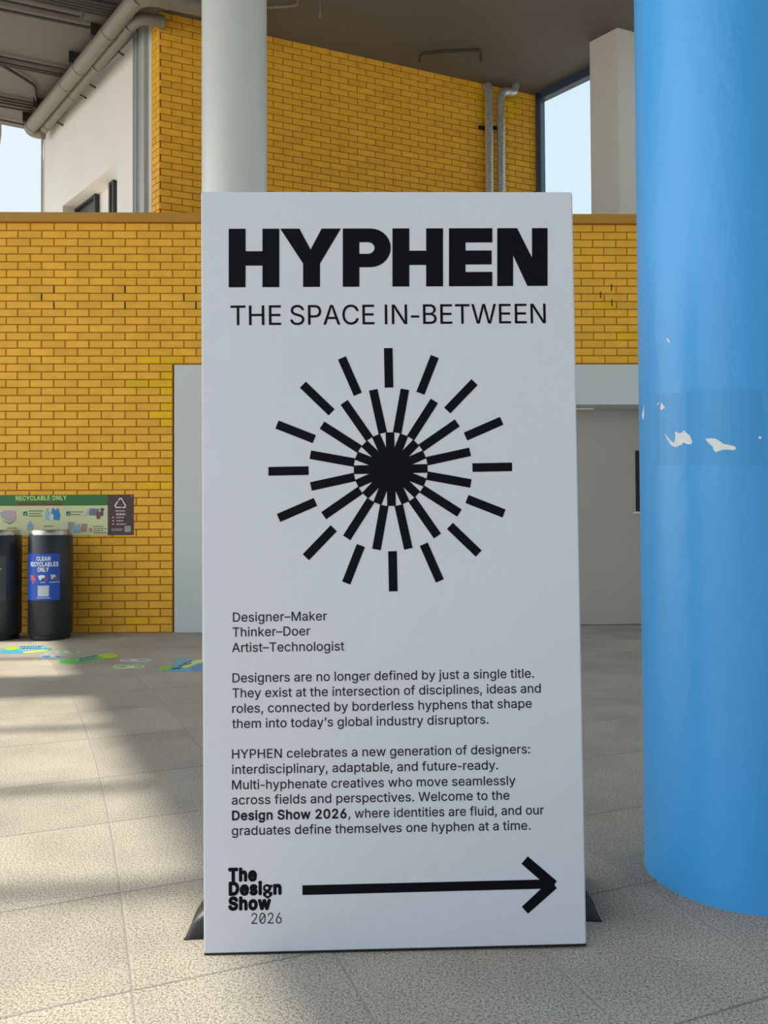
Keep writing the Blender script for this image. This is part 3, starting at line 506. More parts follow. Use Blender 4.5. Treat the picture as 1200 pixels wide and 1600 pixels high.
# upper block: yellow brick face, with the narrow yellow return at its corner
ZB = 3.7
FP = [ona(727, 124), ona(762, 134), ona(762, 205), ona(740, 150)]; FQ = [ona(776, 146), ona(806, 152), ona(806, 172), ona(790, 182)]
def fresh(p):
    q = lambda v: ((v - CORN).dot(A_DIR), v.z)
    return abs((p - CORN).dot(A_N)) < .1 and any(inside(q(p), [q(v) for v in F]) for F in (FP, FQ))
def upper_bricks(m, o, ex, nrm, length, first):
    rh = .0757; r = 0
    while HC - r * rh > ZB + rh:
        z1 = HC - r * rh - .002; z0 = z1 - rh; a0 = first if r % 2 == 0 else first - BL / 2; k = -1
        while a0 + k * BL < length:
            a = max(0, a0 + k * BL); b = min(length, a0 + (k + 1) * BL)
            if b - a > .02: brick(m, o, ex, nrm, a, b, z0, z1, 2 if fresh((V(o) + V(ex) * (a + b) / 2 + UZ * (z0 + z1) / 2)) else 0)
            k += 1
        r += 1
STR = (onpl(236.5, 200, CORN, W_N) - CORN).dot(W_DIR)
m = MB(); L = (YEND - CORN).length
upper_bricks(m, CORN, A_DIR, A_N, L, .13)
upper_bricks(m, CORN + W_DIR * STR, -W_DIR, W_N, STR, .10)
m.obox(CORN - A_N * .25 - W_DIR * 0, A_DIR * L, A_N * (.25 - RD + .002), UZ * HC, 1)
m.obox(CORN + W_DIR * 0 - W_N * .25, W_DIR * STR, W_N * (.25 - RD + .002), UZ * HC, 1)
struct(m.build('wall_back', [M_BRICK, M_MORTAR, M_BRIGHT], fix=False))

# white side wall with a deep window recess
wl = lambda x, y, d=0.0: onpl(x, y, CORN + W_N * d, W_N)
sw = lambda p: (p - CORN).dot(W_DIR)
a0 = sw(wl(183, 250)); a1 = sw(wl(98, 325)); zt = .5 * (wl(183, 250).z + wl(98, 325).z); RC = .22
Lw = (LEND - CORN).length
m = MB()
def wbox(m, s0, s1, z0, z1, d0, d1, mi=0): m.obox(CORN + W_DIR * s0 + UZ * z0 - W_N * d1, W_DIR * (s1 - s0), W_N * (d1 - d0), UZ * (z1 - z0), mi)
wbox(m, STR, a0, 0, HC, 0, .5); wbox(m, a1, Lw, 0, HC, 0, .5); wbox(m, a0, a1, zt, HC, 0, .5); wbox(m, a0, a1, 0, 3.4, 0, .5); wbox(m, a0, a1, 3.4, zt, RC, .5)
struct(m.build('wall_left', M_WHITEWALL))
M_GLASSD = mat('dark_window_glass', srgb(70, 76, 80), .06, spec=.8)
for nme, xa, xb in (('window_2', 155.5, 121), ('window_3', 184, 176.5)):
    p0 = sw(wl(xa, 320, -RC)); p1 = sw(wl(xb, 320, -RC)); zz = wl(155, 303, -RC).z
    if nme == 'window_3': p0 = max(p0, a0 + .01)
    e = struct(empty(nme, CORN + W_DIR * p0 - W_N * RC)); inv = Matrix.Translation(-e.location)
    m = MB(); fwid = .05
    wbox(m, p0, p0 + fwid, 3.45, zz, RC - .06, RC - .001); wbox(m, p1 - fwid, p1, 3.45, zz, RC - .06, RC - .001); wbox(m, p0 + fwid, p1 - fwid, zz - fwid, zz, RC - .06, RC - .001); wbox(m, p0 + fwid, p1 - fwid, 3.45, 3.5, RC - .06, RC - .001)
    o = m.build('window_frame', mat('charcoal_frame', srgb(38, 44, 50), .4), e); o.data.transform(inv)
    m = MB(); wbox(m, p0 + fwid, p1 - fwid, 3.5, zz - fwid, RC - .03, RC - .002); o = m.build('pane', M_GLASSD, e); o.data.transform(inv)

mb = MB(); mb.prism([(-18, 8.2), (1.5, 8.2), (YEND.x, YEND.y), (LEND.x, LEND.y), (-5.6, 14), (-18, 14)], (-.05, 0)); struct(mb.build('bounce_slab', mat('pale_bounce_slab', (.72, .69, .64), .8, vary=.06)))  # unseen pale slab added to bounce sunlight up to the soffit and white wall
# tall glazing that runs from the end of the yellow wall toward the right
GD = -W_DIR; GL = 3.1; e = struct(empty('window_1', YEND)); inv = Matrix.Translation(-e.location); GN = W_N
fr = .075; m = MB()
def gbox(m, s0, s1, z0, z1, d0, d1): m.obox(YEND + GD * s0 + UZ * z0 + GN * d0, GD * (s1 - s0), GN * (d1 - d0), UZ * (z1 - z0))
for s in (0.0, 1.55, GL - fr): gbox(m, s, s + fr, 0, HC, -.05, .05)
gbox(m, 0, GL, HC - .10, HC, -.05, .05); gbox(m, 0, GL, 0, .1, -.05, .05); gbox(m, 0, GL, 3.3, 3.4, -.05, .05)
o = m.build('window_frame', M_FRAME, e); o.data.transform(inv)
gm = glass_mat('clear_glass', (.95, .985, 1, 1))
for s0, s1 in ((fr, 1.55), (1.55 + fr, GL - fr)):
    for z0, z1 in ((.1, 3.3), (3.4, HC - .1)):
        m = MB(); gbox(m, s0, s1, z0, z1, -.004, .004); o = m.build('pane', gm, e); o.data.transform(inv)


# ------------------------------------------------------------------ information board
P_B = V((-0.42778504, 1.81777162, 0)); yaw, lean, rl, BW, BH = .02621055, .01088112, .0052419, .90292873, 1.81307656
nB = V((math.sin(yaw), -math.cos(yaw), 0)); rB = V((math.cos(yaw), math.sin(yaw), 0)); uB = UZ * math.cos(lean) - nB * math.sin(lean)
r2 = rB * math.cos(rl) + uB * math.sin(rl); u2 = uB * math.cos(rl) - rB * math.sin(rl); y2 = u2.cross(r2)
board = empty('information_board'); board.matrix_world = Matrix(((r2.x, y2.x, u2.x, P_B.x), (r2.y, y2.y, u2.y, P_B.y), (r2.z, y2.z, u2.z, P_B.z), (0, 0, 0, 1)))
tag(board, 'tall white freestanding information board with black HYPHEN heading and arrow', 'sign')
def bl(x, y):
    p = onpl(x, y, P_B, -y2) - P_B; return (p.dot(r2), p.dot(u2))
BT = .020
m = MB(); m.box((.001, .001, 0), (BW - .001, BT, .004)); m.build('bottom_dark_strip', M_DARK, board)  # black strip added to darken the gap line under the board
m = MB(); m.box((0, 0, .0035), (BW, BT, BH)); o = m.build('panel', M_BOARD, board)
bm = bmesh.new(); bm.from_mesh(o.data); bmesh.ops.bevel(bm, geom=bm.edges[:], offset=.003, segments=3, affect='EDGES'); bm.to_mesh(o.data); bm.free()
m = MB(); m.box((.30, BT, .006), (.34, BT + .022, 1.5)); m.box((.56, BT, .006), (.60, BT + .022, 1.5)); m.box((.34, BT, .70), (.56, BT + .02, .74)); m.build('back_brace', mat('dark_steel', srgb(50, 50, 54), .5, metal=.6), board)
def bslab(m, vs, fs, mi=0): slab(m, [V((p[0], -.0002, p[1])) for p in vs], fs, (0, -1, 0), .0006, mi)
def line(m, s, xl, yl, xr, yr, cap, bold=0.0, bolds=None, track=0.0, mi=0):   # baseline ends in picture terms, cap height in the same
    vs, fs, wd = text2d(s, bold, track, bolds); a = V(bl(xl, yl)); b = V(bl(xr, yr)); e = (b - a); u = e / wd
    h = (V(bl(xl, yl - cap)) - a).length / .509; nrm = V((-e.y, e.x)).normalized()
    bslab(m, [a + u * p[0] + nrm * h * p[1] for p in vs], fs, mi)

# heading: heavy capitals drawn by hand
def hp(x, t): return bl(300 + x / 1.93548, 280 + (150.3 - 2.2 * (x - 110) / 965 + t * (176.7 - 2.2 * (x - 110) / 965)) / 1.93548)
def hpoly(pts): return [hp(x, t) for x, t in pts]
def H(x): return [(x, 0), (x + 51, 0), (x + 51, .385), (x + 102, .385), (x + 102, 0), (x + 153, 0), (x + 153, 1), (x + 102, 1), (x + 102, .63), (x + 51, .63), (x + 51, 1), (x, 1)]
m = MB()
bowl = lambda cx, t0, t1, x1: [(cx + (x1 - cx) * math.sin(a), (t0 + t1) / 2 - (t1 - t0) / 2 * math.cos(a)) for a in [PI * i / 14 for i in range(15)]]
glyphs = [[H(111)], [[(267, 0), (325, 0), (358.5, .36), (392, 0), (450, 0), (387, .60), (387, 1), (336, 1), (336, .60)]],
          [[(456, 0)] + bowl(540, 0, .665, 601) + [(506, .665), (506, 1), (456, 1)], [(506, .235)] + bowl(532, .235, .435, 552) + [(506, .435)]],
          [H(606)], [[(777, 0), (908, 0), (908, .245), (827, .245), (827, .385), (906, .385), (906, .625), (827, .625), (827, .755), (908, .755), (908, 1), (777, 1)]],
          [[(923, 0), (983, 0), (1028, .51), (1028, 0), (1075, 0), (1075, 1), (1014, 1), (971, .47), (971, 1), (923, 1)]]]
for g in glyphs:
    vs, fs = shape2d([hpoly(q) for q in g]); bslab(m, vs, fs)
m.build('heading_text', M_INK, board)
for s, a, b in (('THE', 360.4, 439.3), ('SPACE', 453.6, 585.0), ('IN-BETWEEN', 601.4, 852.8)):
    m = MB(); yb = lambda x: 508.2 - 3.2 * (x - 360.4) / 492.4; line(m, s, a, yb(a), b, yb(b), 30.6); m.build('subtitle_word', M_INK, board)
# sunburst emblem
ec = V(bl(610.5, 733)); es = (V(bl(611.5, 733)) - ec).length; m = MB()
for k in range(16):
    for off, r0, r1 in ((11.25, 57.7, 127.3), (0, 128, 190.3)):
        a = math.radians(22.5 * k + off + .55); d = V((math.cos(a), math.sin(a))); n = V((-d.y, d.x)); hw = 6.75
        q = [ec + (d * r0 + n * -hw) * es, ec + (d * r1 + n * -hw) * es, ec + (d * r1 + n * hw) * es, ec + (d * r0 + n * hw) * es]
        bslab(m, q, [[0, 1, 2, 3]])
star = []
for k in range(16):
    a = math.radians(22.5 * k + .55); d = V((math.cos(a), math.sin(a))); n = V((-d.y, d.x)); a2 = a + math.radians(11.25)
    star += [tuple(ec + (d * 57.6 - n * 6.75) * es), tuple(ec + (d * 57.6 + n * 6.75) * es), tuple(ec + V((math.cos(a2), math.sin(a2))) * es * 6.75 / math.sin(math.radians(11.25)))]
bslab(m, *poly(star))
m.build('sunburst_emblem', M_INK, board)
# body lettering
for nme, rows in (('roles_text', [('Designer–Maker', 364, 971.5, 510.8, 969.2), ('Thinker–Doer', 363.3, 994.8, 484.7, 992.6), ('Artist–Technologist', 362.6, 1018.9, 537.9, 1016.3)]),
                  ('paragraph_text', [('Designers are no longer defined by just a single title.', 363.3, 1066.3, 834.1, 1058.8), ('They exist at the intersection of disciplines, ideas and', 363, 1090, 844.8, 1082.2), ('roles, connected by borderless hyphens that shape', 362.9, 1113.9, 830.7, 1105.7), ('them into today’s global industry disruptors.', 362.6, 1137.7, 763.2, 1130.7)]),
                  ('paragraph_text', [('HYPHEN celebrates a new generation of designers:', 362.6, 1185.3, 828, 1177), ('interdisciplinary, adaptable, and future-ready.', 362.6, 1209.3, 778.1, 1202), ('Multi-hyphenate creatives who move seamlessly', 362.6, 1233.3, 805.3, 1226.2), ('across fields and perspectives. Welcome to the', 362.2, 1257.1, 796, 1249.3), ('Design Show 2026, where identities are fluid, and our', 362.6, 1281.4, 849.6, 1272.2), ('graduates define themselves one hyphen at a time.', 362.2, 1305.0, 828.8, 1296.3)])):
    m = MB()
    for s, a, b, c, d in rows:
        bs = None
        if s.startswith('Design Show'): bs = [.021] * 16 + [.003] * (len(s) - 16)
        line(m, s, a, b, c, d, 14.2, bold=.003, bolds=bs)
    m.build(nme, M_INK2, board)
# show logo
m = MB(); line(m, 'The', 356.7, 1376.3, 401.5, 1375.2, 18.6, bold=.050, track=-.012); line(m, 'Desi', 357.3, 1398, 409.6, 1396.8, 18.6, bold=.050, track=-.012)
line(m, 'n', 427, 1396.4, 440, 1396.1, 18.2, bold=.050); line(m, 'Show', 356.7, 1421.2, 423.4, 1420, 18.6, bold=.048, track=-.014)
circ = lambda cx, cy, r: [bl(cx + r * math.cos(2 * PI * i / 24), cy + r * math.sin(2 * PI * i / 24)) for i in range(24)]
vs, fs = shape2d([circ(417.3, 1387.8, 6.4), circ(416.8, 1387.3, 2.6)]); bslab(m, vs, fs)
bslab(m, *poly([bl(419, 1383.4), bl(426, 1382.3), bl(426, 1386.2), bl(422, 1386.6)]))
vs, fs = shape2d([[bl(411, 1393.8), bl(425.6, 1393.4), bl(425.4, 1399.3), bl(418.2, 1404.2), bl(411.2, 1399.6)], circ(418.2, 1397.8, 2.3)]); bslab(m, vs, fs)
m.build('logo_text', M_INK, board)
m = MB(); line(m, '2026', 392.9, 1443.6, 440, 1442.6, 17.0, bold=-.006)
bslab(m, *poly([bl(405.9, 1439.4), bl(407.2, 1439.9), bl(414.3, 1430.3), bl(413, 1429.6)])); m.build('year_text', M_INK2, board)
m = MB()
bslab(m, *poly([bl(*p) for p in [(472.5, 1383.3), (843.2, 1374.3), (814.7, 1349.6), (824.5, 1337.9), (869.8, 1376.5), (866, 1382.2), (869.8, 1387.6), (824.8, 1427.5), (815.3, 1416.7), (845.4, 1388.5), (472.5, 1398.3)]]))
m.build('arrow', M_INK, board)

# ------------------------------------------------------------------ weight bags behind the board
def sandbag(x0, x1, y0, y1, h, sgn, label):
    n = 26; m = MB(); vs = []
    for j in range(n + 1):
        for i in range(n + 1):
            u, q = i / n, j / n; x = x0 + (x1 - x0) * u; y = y0 + (y1 - y0) * q
            k = (max(0, 1 - abs(2 * u - 1) ** 3.2) * max(0, 1 - abs(2 * q - 1) ** 3.2)) ** .36
            z = .003 + h * k * (1 + .10 * math.sin(9 * u + 4 * q) * math.sin(7 * q)); pin = .012 * math.sin(PI * q) * (1 if u < .5 else -1) * abs(2 * u - 1)
            vs.append((x + pin, y + .010 * math.sin(PI * u) * (1 if q < .5 else -1) * abs(2 * q - 1), z))
    top = len(vs); vs += [(p[0], p[1], .0) for p in vs]; w_ = n + 1
    fs = [(j * w_ + i, j * w_ + i + 1, (j + 1) * w_ + i + 1, (j + 1) * w_ + i) for j in range(n) for i in range(n)]
    fs += [tuple(k + top for k in f)[::-1] for f in fs]
    ring = [i for i in range(w_)] + [j * w_ + n for j in range(1, w_)] + [n * w_ + i for i in range(n - 1, -1, -1)] + [j * w_ for j in range(n - 1, 0, -1)]
    fs += [(ring[i], ring[(i + 1) % len(ring)], ring[(i + 1) % len(ring)] + top, ring[i] + top) for i in range(len(ring))]
    m.add(vs, fs, 0, True); e = empty('sandbag', ((x0 + x1) / 2, (y0 + y1) / 2, 0)); inv = Matrix.Translation(-e.location)
    o = m.build('bag', M_BLACKFAB, e); o.data.transform(inv)
    m = MB(); xm = (x0 + x1) / 2; ym = (y0 + y1) / 2
    m.tube(arc((xm - .06, ym, .012 + h * .98), (xm, ym, .012 + h * 1.9), (xm + .06, ym, .012 + h * .98), 10), .009, 8); o = m.build('handle', M_BLACKFAB, e); o.data.transform(inv)
    tag(e, label, 'sandbag', 'sandbags weighing the board feet')
sandbag(-.492, -.16, 1.885, 2.16, .075, -1, 'black weight bag poking out at the left foot of the white board, in sunlight')
sandbag(.20, .545, 1.960, 2.22, .085, 1, 'black weight bag poking out at the right foot of the white board, in shade')

# ------------------------------------------------------------------ columns and pillar
BC = (1.015, 2.237); BR = .2555
col = empty('blue_column', (*BC, 0)); tag(col, 'thick round column painted glossy sky blue with chipped paint', 'column')
m = MB(); prof = [(BR + .0015, 0), (BR, .012)] + [(BR, HC * i / 10) for i in range(1, 11)]
m.lathe(prof, n=144); m.build('shaft', M_BLUE, col)
def cylpt(x, y):
    p = oncyl(x, y, BC, BR); return (math.degrees(math.atan2(p.x - BC[0], -(p.y - BC[1]))), p.z)
z8 = lambda pts: [cylpt(1000 + x / 6, 500 + y / 6) for x, y in pts]
m = MB(); wrap(m, *poly(z8([(140, 720), (170, 697), (290, 688), (420, 676), (560, 656), (850, 643), (1060, 638), (1120, 650), (1150, 720), (1165, 1000), (1180, 1355), (900, 1358), (500, 1352), (140, 1366)])), (0, 0, 0), BR, .0004); m.build('repaint_patch', M_BLUE2, col)['label'] = 'slightly darker repainted rectangle'
chips = [[(40, 805), (32, 850), (20, 890), (30, 940), (40, 880)], [(158, 800), (170, 775), (186, 772), (170, 792)], [(203, 770), (218, 795), (236, 822), (200, 850), (192, 822)],
         [(232, 1062), (262, 1098), (290, 1132), (322, 1152), (334, 1100), (328, 1048), (352, 1052), (372, 1064), (398, 1052), (412, 1034), (430, 1056), (466, 1082), (480, 1112), (492, 1142), (476, 1166), (440, 1164), (410, 1146), (392, 1170), (360, 1180), (332, 1192), (300, 1180), (282, 1158), (262, 1128)],
         [(612, 1116), (652, 1110), (702, 1112), (740, 1130), (782, 1162), (840, 1172), (882, 1182), (906, 1204), (880, 1222), (820, 1214), (780, 1216), (742, 1228), (712, 1240), (692, 1222), (680, 1186), (640, 1152)],
         [(1108, 1100), (1125, 1088), (1142, 1104), (1128, 1116), (1110, 1112)], [(248, 180), (262, 172), (285, 205), (276, 216)]]
for c in chips:
    m = MB(); wrap(m, *poly(z8(c)), (0, 0, 0), BR, .0009); m.build('paint_chip', M_CHIP, col)['label'] = 'white bare spot where paint has peeled'
m = MB(); YC = 5.9; p0 = onpl(316.5, 150, (0, YC, 0), V((0, 1, 0))); p1 = onpl(416.5, 150, (0, YC, 0), V((0, 1, 0))); wr = (p1.x - p0.x) / 2
m.lathe([(wr, HC * i / 8) for i in range(9)], n=128); o = m.build('white_column', M_WHITECOL); o.location = ((p0.x + p1.x) / 2, YC, 0)
tag(o, 'slim round white column rising behind the white board', 'column')
K = V((2.698, 8.659, 0)); m = MB(); m.obox((0, 0, 0), W_DIR * .369, A_DIR * .40, UZ * HC); o = m.build('square_pillar', M_PILLAR); o.location = K
bv = o.modifiers.new('bevel', 'BEVEL'); bv.width = .012; bv.segments = 2
tag(o, 'square off-white pillar in front of the tall glazing', 'pillar')

# ------------------------------------------------------------------ recycling bins and the sign above
BRD = .191
def make_bin(cx, label):
    yb = FW0.y + (cx - FW0.x) * .022 - .12 - BRD; e = empty('recycling_bin', (cx, yb, 0)); tag(e, label, 'bin', 'round bins against the yellow brick wall')
    m = MB(); m.lathe([(BRD - .022, 0), (BRD - .018, .045), (BRD - .02, .05)], n=72); m.build('base', mat('black_plastic', srgb(18, 20, 23), .5), e)
    m = MB(); m.lathe([(BRD - .014, .042), (BRD, .05), (BRD, .942), (BRD - .004, .947)], n=96); m.build('body', M_BIN, e)
    m = MB(); m.lathe([(BRD - .012, .946), (BRD - .010, .992), (BRD - .016, .996), (BRD - .075, .992), (BRD - .080, .95)], n=96); m.build('rim', M_STEEL, e)
    m = MB(); m.lathe([(.001, .955), (BRD - .079, .955), (BRD - .079, .96), (.001, .962)], n=48); m.build('lid', mat('black_plastic', srgb(18, 20, 23), .5), e)
    return e, yb
def xat(px, py, Y): return onpl(px, py, (0, Y, 0), V((0, 1, 0))).x
bx = xat(78.8, 900, 7.07); e, yb = make_bin(bx, 'charcoal bin with blue CLEAN RECYCLABLES ONLY label')
def binpt(x, y, c, r):
    p = oncyl(x, y, c, r); return (math.degrees(math.atan2(p.x - c[0], -(p.y - c[1]))), p.z)
bpt = lambda x, y: binpt(x, y, (bx, yb), BRD)
zt_, zb_ = bpt(70, 865.2)[1], bpt(70, 938)[1]; al, ar = -69.0, bpt(93.6, 900)[0]
lb = MB(); wrap(lb, *rect(al, zb_, ar, zt_), (0, 0, 0), BRD, .0008); label_o = lb.build('label', mat('blue_label', srgb(38, 84, 190), .4), e); label_o['label'] = 'blue recycling label'
m = MB(); wht = mat('white_print', srgb(232, 238, 246), .5)
def bintext(m, s, xl, xr, yb_, yt_, bold):
    vs, fs, wd = text2d(s, bold); a = bpt(xl, yb_); b = bpt(xr, yb_); h = (bpt((xl + xr) / 2, yt_)[1] - bpt((xl + xr) / 2, yb_)[1]) / .509
    wrap(m, [(a[0] + (b[0] - a[0]) * p[0] / wd, a[1] + p[1] * h) for p in vs], fs, (0, 0, 0), BRD + .0006, .0008)
bintext(m, 'CLEAN', 57, 79, 876, 870, .035); bintext(m, 'RECYCLABLES', 48.2, 91.2, 884.6, 878.2, .035); bintext(m, 'ONLY', 58.8, 76.2, 893.2, 886.8, .035); m.build('label_text', wht, label_o)
z6 = lambda pts: [bpt(40 + x / 15, 855 + y / 15) for x, y in pts]
def icon(nme, pts, mt):
    m = MB(); wrap(m, *poly(z6(pts)), (0, 0, 0), BRD + .0006, .0007); m.build(nme, mt, label_o)
icon('bag_icon', [(110, 650), (215, 660), (205, 720), (240, 745), (225, 800), (140, 790)], mat('pink_print', srgb(232, 92, 112), .5))
icon('paper_icon', [(290, 670), (390, 650), (460, 670), (440, 720), (380, 730), (350, 780), (325, 770)], wht)
icon('can_icon', [(425, 735), (470, 715), (505, 690), (520, 720), (490, 780), (460, 785)], mat('red_print', srgb(196, 72, 70), .5))
icon('carton_icon', [(580, 640), (690, 638), (710, 690), (640, 720), (650, 745), (610, 755)], mat('cream_print', srgb(214, 210, 200), .5))
icon('box_icon', [(655, 715), (725, 695), (755, 720), (740, 775), (670, 775)], mat('brown_print', srgb(120, 96, 76), .5))
icon('caption', [(340, 822), (465, 818), (465, 830), (340, 834)], wht); icon('caption', [(565, 815), (800, 800), (800, 812), (565, 827)], wht); icon('caption', [(150, 824), (195, 824), (195, 834), (150, 834)], wht)
icon('caption', [(255, 1185), (575, 1178), (575, 1192), (255, 1199)], wht)
icon('blank_square', [(285, 905), (550, 895), (545, 1150), (285, 1158)], mat('pale_print', srgb(196, 206, 214), .5))
bx = xat(-1, 900, 7.07); e, yb = make_bin(bx, 'charcoal bin with grey label at the left edge of the photo')
bpt = lambda x, y: binpt(x, y, (bx, yb), BRD)
lb = MB(); wrap(lb, *rect(-75, bpt(2, 940)[1], bpt(9.7, 900)[0], bpt(2, 868)[1]), (0, 0, 0), BRD, .0008); label_o = lb.build('label', mat('grey_label', srgb(74, 76, 80), .45), e); label_o['label'] = 'dark grey label'
m = MB(); wrap(m, *rect(-30, bpt(0, 889.7)[1], bpt(2.2, 889)[0], bpt(0, 888.4)[1]), (0, 0, 0), BRD + .0006, .0008); m.build('label_text', wht, label_o)

# recycling sign on the wall
sgn_o = FW0 + FW_D * onfw(209, 800)[0]; sign = empty('recycling_sign', sgn_o); tag(sign, 'long green, cream and brown recycling poster on the yellow wall above the bins', 'sign')
def sbox(m, pts, d, mi=0):                # polygon on the wall, standing d off it
    vs, fs = poly(pts); slab(m, [FW0 + FW_D * p[0] + UZ * p[1] + FW_N * d - sgn_o for p in vs], fs, FW_N, .0008, mi)
spx = lambda pts, k=5.4545, ox=0, oy=760: [onfw(ox + x / k, oy + y / k) for x, y in pts]
SL = onfw(209, 800)[0] - 2.2; zt_, zb_ = onfw(150, 772.8)[1], onfw(150, 836.3)[1]; sr = onfw(209, 800)[0]; zg = onfw(100, 790)[1]; sb = onfw(168.5, 800)[0]
R4 = lambda a, z0, b, z1: [(a, z0), (b, z0), (b, z1), (a, z1)]
m = MB(); sbox(m, R4(SL, zb_, sr, zt_), .001); m.obox(FW0 + FW_D * SL + UZ * zb_ - sgn_o + FW_N * -.0005, FW_D * (sr - SL), FW_N * .002, UZ * (zt_ - zb_)); m.build('backing', mat('cream_poster', srgb(214, 216, 168), .4, vary=.03), sign)
m = MB(); sbox(m, R4(SL, zg, sb, zt_), .0022); m.build('header', mat('green_poster', srgb(44, 112, 52), .4, vary=.06), sign)
m = MB(); sbox(m, R4(sb, zb_, sr, zt_), .0022); m.build('side_panel', mat('brown_poster', srgb(76, 50, 52), .4, vary=.05), sign)
def stext(m, s, xl, yl, xr, yr, cap, bold=0.0):
    vs, fs, wd = text2d(s, bold); a = V(onfw(xl, yl)); b = V(onfw(xr, yr)); u = (b - a) / wd; n = V((-(b - a).y, (b - a).x)).normalized(); h = (V(onfw(xl, yl - cap)) - a).length / .509
    slab(m, [FW0 + FW_D * q.x + UZ * q.y + FW_N * .0034 - sgn_o for q in [a + u * p[0] + n * h * p[1] for p in vs]], fs, FW_N, .0008)
m = MB(); stext(m, 'RECYCLABLE ONLY', 24.8, 781.8, 104.4, 781.0, 6.6, .030); m.build('header_text', mat('pale_green_print', srgb(200, 226, 130), .5), sign)
def bars(nme, mt, segs, k=5.4545, ox=0, oy=760):
    for x0, x1, y0, y1 in segs:
        x = x0; m = MB()
        while x < x1 - 2:
            e_ = min(x1, x + random.uniform(10, 26)); sbox(m, spx([(x, y1), (e_, y1), (e_, y0), (x, y0)], k, ox, oy), .0034); x = e_ + random.uniform(2.5, 5)
        m.build(nme, mt, sign)
bars('subheader_line', mat('dark_red_print', srgb(140, 44, 34), .5), [(152, 318, 140, 160), (342, 532, 140, 160)])
gry = mat('grey_print', srgb(112, 116, 92), .5)
bars('text_line', gry, [(248, 368, 205, 213), (250, 350, 227, 235), (248, 360, 248, 256), (605, 712, 214, 221), (605, 690, 236, 243), (375, 455, 335, 343), (60, 150, 352, 360), (795, 880, 337, 344), (800, 910, 355, 362), (800, 880, 373, 380), (795, 910, 391, 399)])
lg = mat('light_print', srgb(196, 184, 178), .5)
bars('panel_text_line', lg, [(985, 1070, 204, 214), (992, 1070, 228, 247), (955, 975, 260, 270), (992, 1055, 260, 270), (958, 975, 288, 298), (995, 1052, 288, 298), (958, 975, 316, 326), (995, 1075, 316, 326), (952, 1050, 360, 366), (952, 1045, 372, 378)])
def pic(nme, pts, col_, d=.0034, k=5.4545, ox=0, oy=760):
    m = MB(); sbox(m, spx(pts, k, ox, oy), d); m.build(nme, mat('print_%d_%d_%d' % col_, srgb(*col_), .5), sign)
pic('tick_box', [(198, 215), (234, 213), (234, 248), (200, 250)], (34, 92, 56)); pic('tick_mark', [(204, 232), (214, 238), (228, 222), (231, 227), (215, 246)], (226, 232, 214), .0044)
pic('tick_box', [(566, 215), (600, 213), (600, 248), (567, 250)], (34, 92, 56)); pic('tick_mark', [(571, 232), (582, 238), (595, 222), (598, 227), (583, 246)], (226, 232, 214), .0044)
pic('bottle_picture', [(388, 285), (386, 225), (396, 205), (396, 185), (412, 185), (412, 205), (424, 225), (424, 285)], (150, 190, 204))
pic('bag_picture', [(458, 285), (458, 240), (438, 228), (446, 190), (458, 182), (466, 200), (482, 200), (490, 182), (500, 195), (512, 245), (506, 288)], (26, 134, 204), .0044)
pic('carton_picture', [(424, 285), (424, 242), (458, 236), (458, 285)], (214, 220, 226), .0039)
pic('paper_picture', [(0, 222), (40, 205), (110, 205), (135, 250), (135, 278), (80, 305), (10, 262)], (176, 174, 178)); pic('paper_sheet', [(78, 240), (130, 205), (136, 262), (100, 282)], (214, 164, 190), .0044); pic('tray_picture', [(12, 283), (80, 312), (142, 284), (80, 324)], (116, 108, 96), .004)
pic('bottle_picture', [(232, 378), (236, 330), (252, 310), (252, 298), (266, 298), (266, 310), (280, 330), (282, 378)], (128, 178, 204))
pic('tin_picture', [(758, 245), (768, 188), (845, 192), (838, 250)], (108, 124, 150)); pic('can_picture', [(824, 278), (822, 222), (858, 216), (854, 276)], (132, 70, 74), .0044); pic('foil_picture', [(716, 252), (748, 192), (772, 190), (740, 250)], (186, 194, 206), .0044)
pic('jug_picture', [(858, 250), (862, 205), (855, 195), (870, 182), (894, 196), (880, 205), (880, 250)], (66, 74, 84), .0039)
pic('pack_picture', [(576, 372), (582, 300), (636, 306), (632, 372)], (156, 150, 144)); pic('bag_picture', [(618, 395), (624, 325), (680, 320), (686, 390)], (140, 180, 200), .0044); pic('cup_picture', [(690, 385), (694, 318), (742, 320), (738, 386)], (168, 142, 118), .0039)
pic('cross_box', [(756, 370), (772, 352), (790, 370), (772, 388)], (176, 60, 52)); pic('cross_mark', [(765, 370), (772, 363), (780, 370), (772, 378)], (232, 222, 206), .0044)
pic('code_panel', [(1062, 390), (1062, 338), (1116, 335), (1116, 388)], (152, 160, 164)); pic('screw_cap', [(1117, 82), (1122, 76), (1128, 82), (1122, 88)], (220, 220, 214), .0044)
# three bent strips of the recycling triangle
for tri in ([(1008, 118), (1018, 98), (1038, 98), (1050, 118), (1040, 124), (1032, 108), (1024, 108), (1016, 124)], [(1052, 122), (1076, 164), (1068, 184), (1042, 184), (1042, 174), (1062, 174), (1064, 164), (1044, 128)], [(1034, 174), (1034, 184), (986, 184), (976, 164), (1000, 124), (1010, 130), (988, 166), (992, 174)]):
    pic('recycling_arrow', tri, (226, 222, 218))

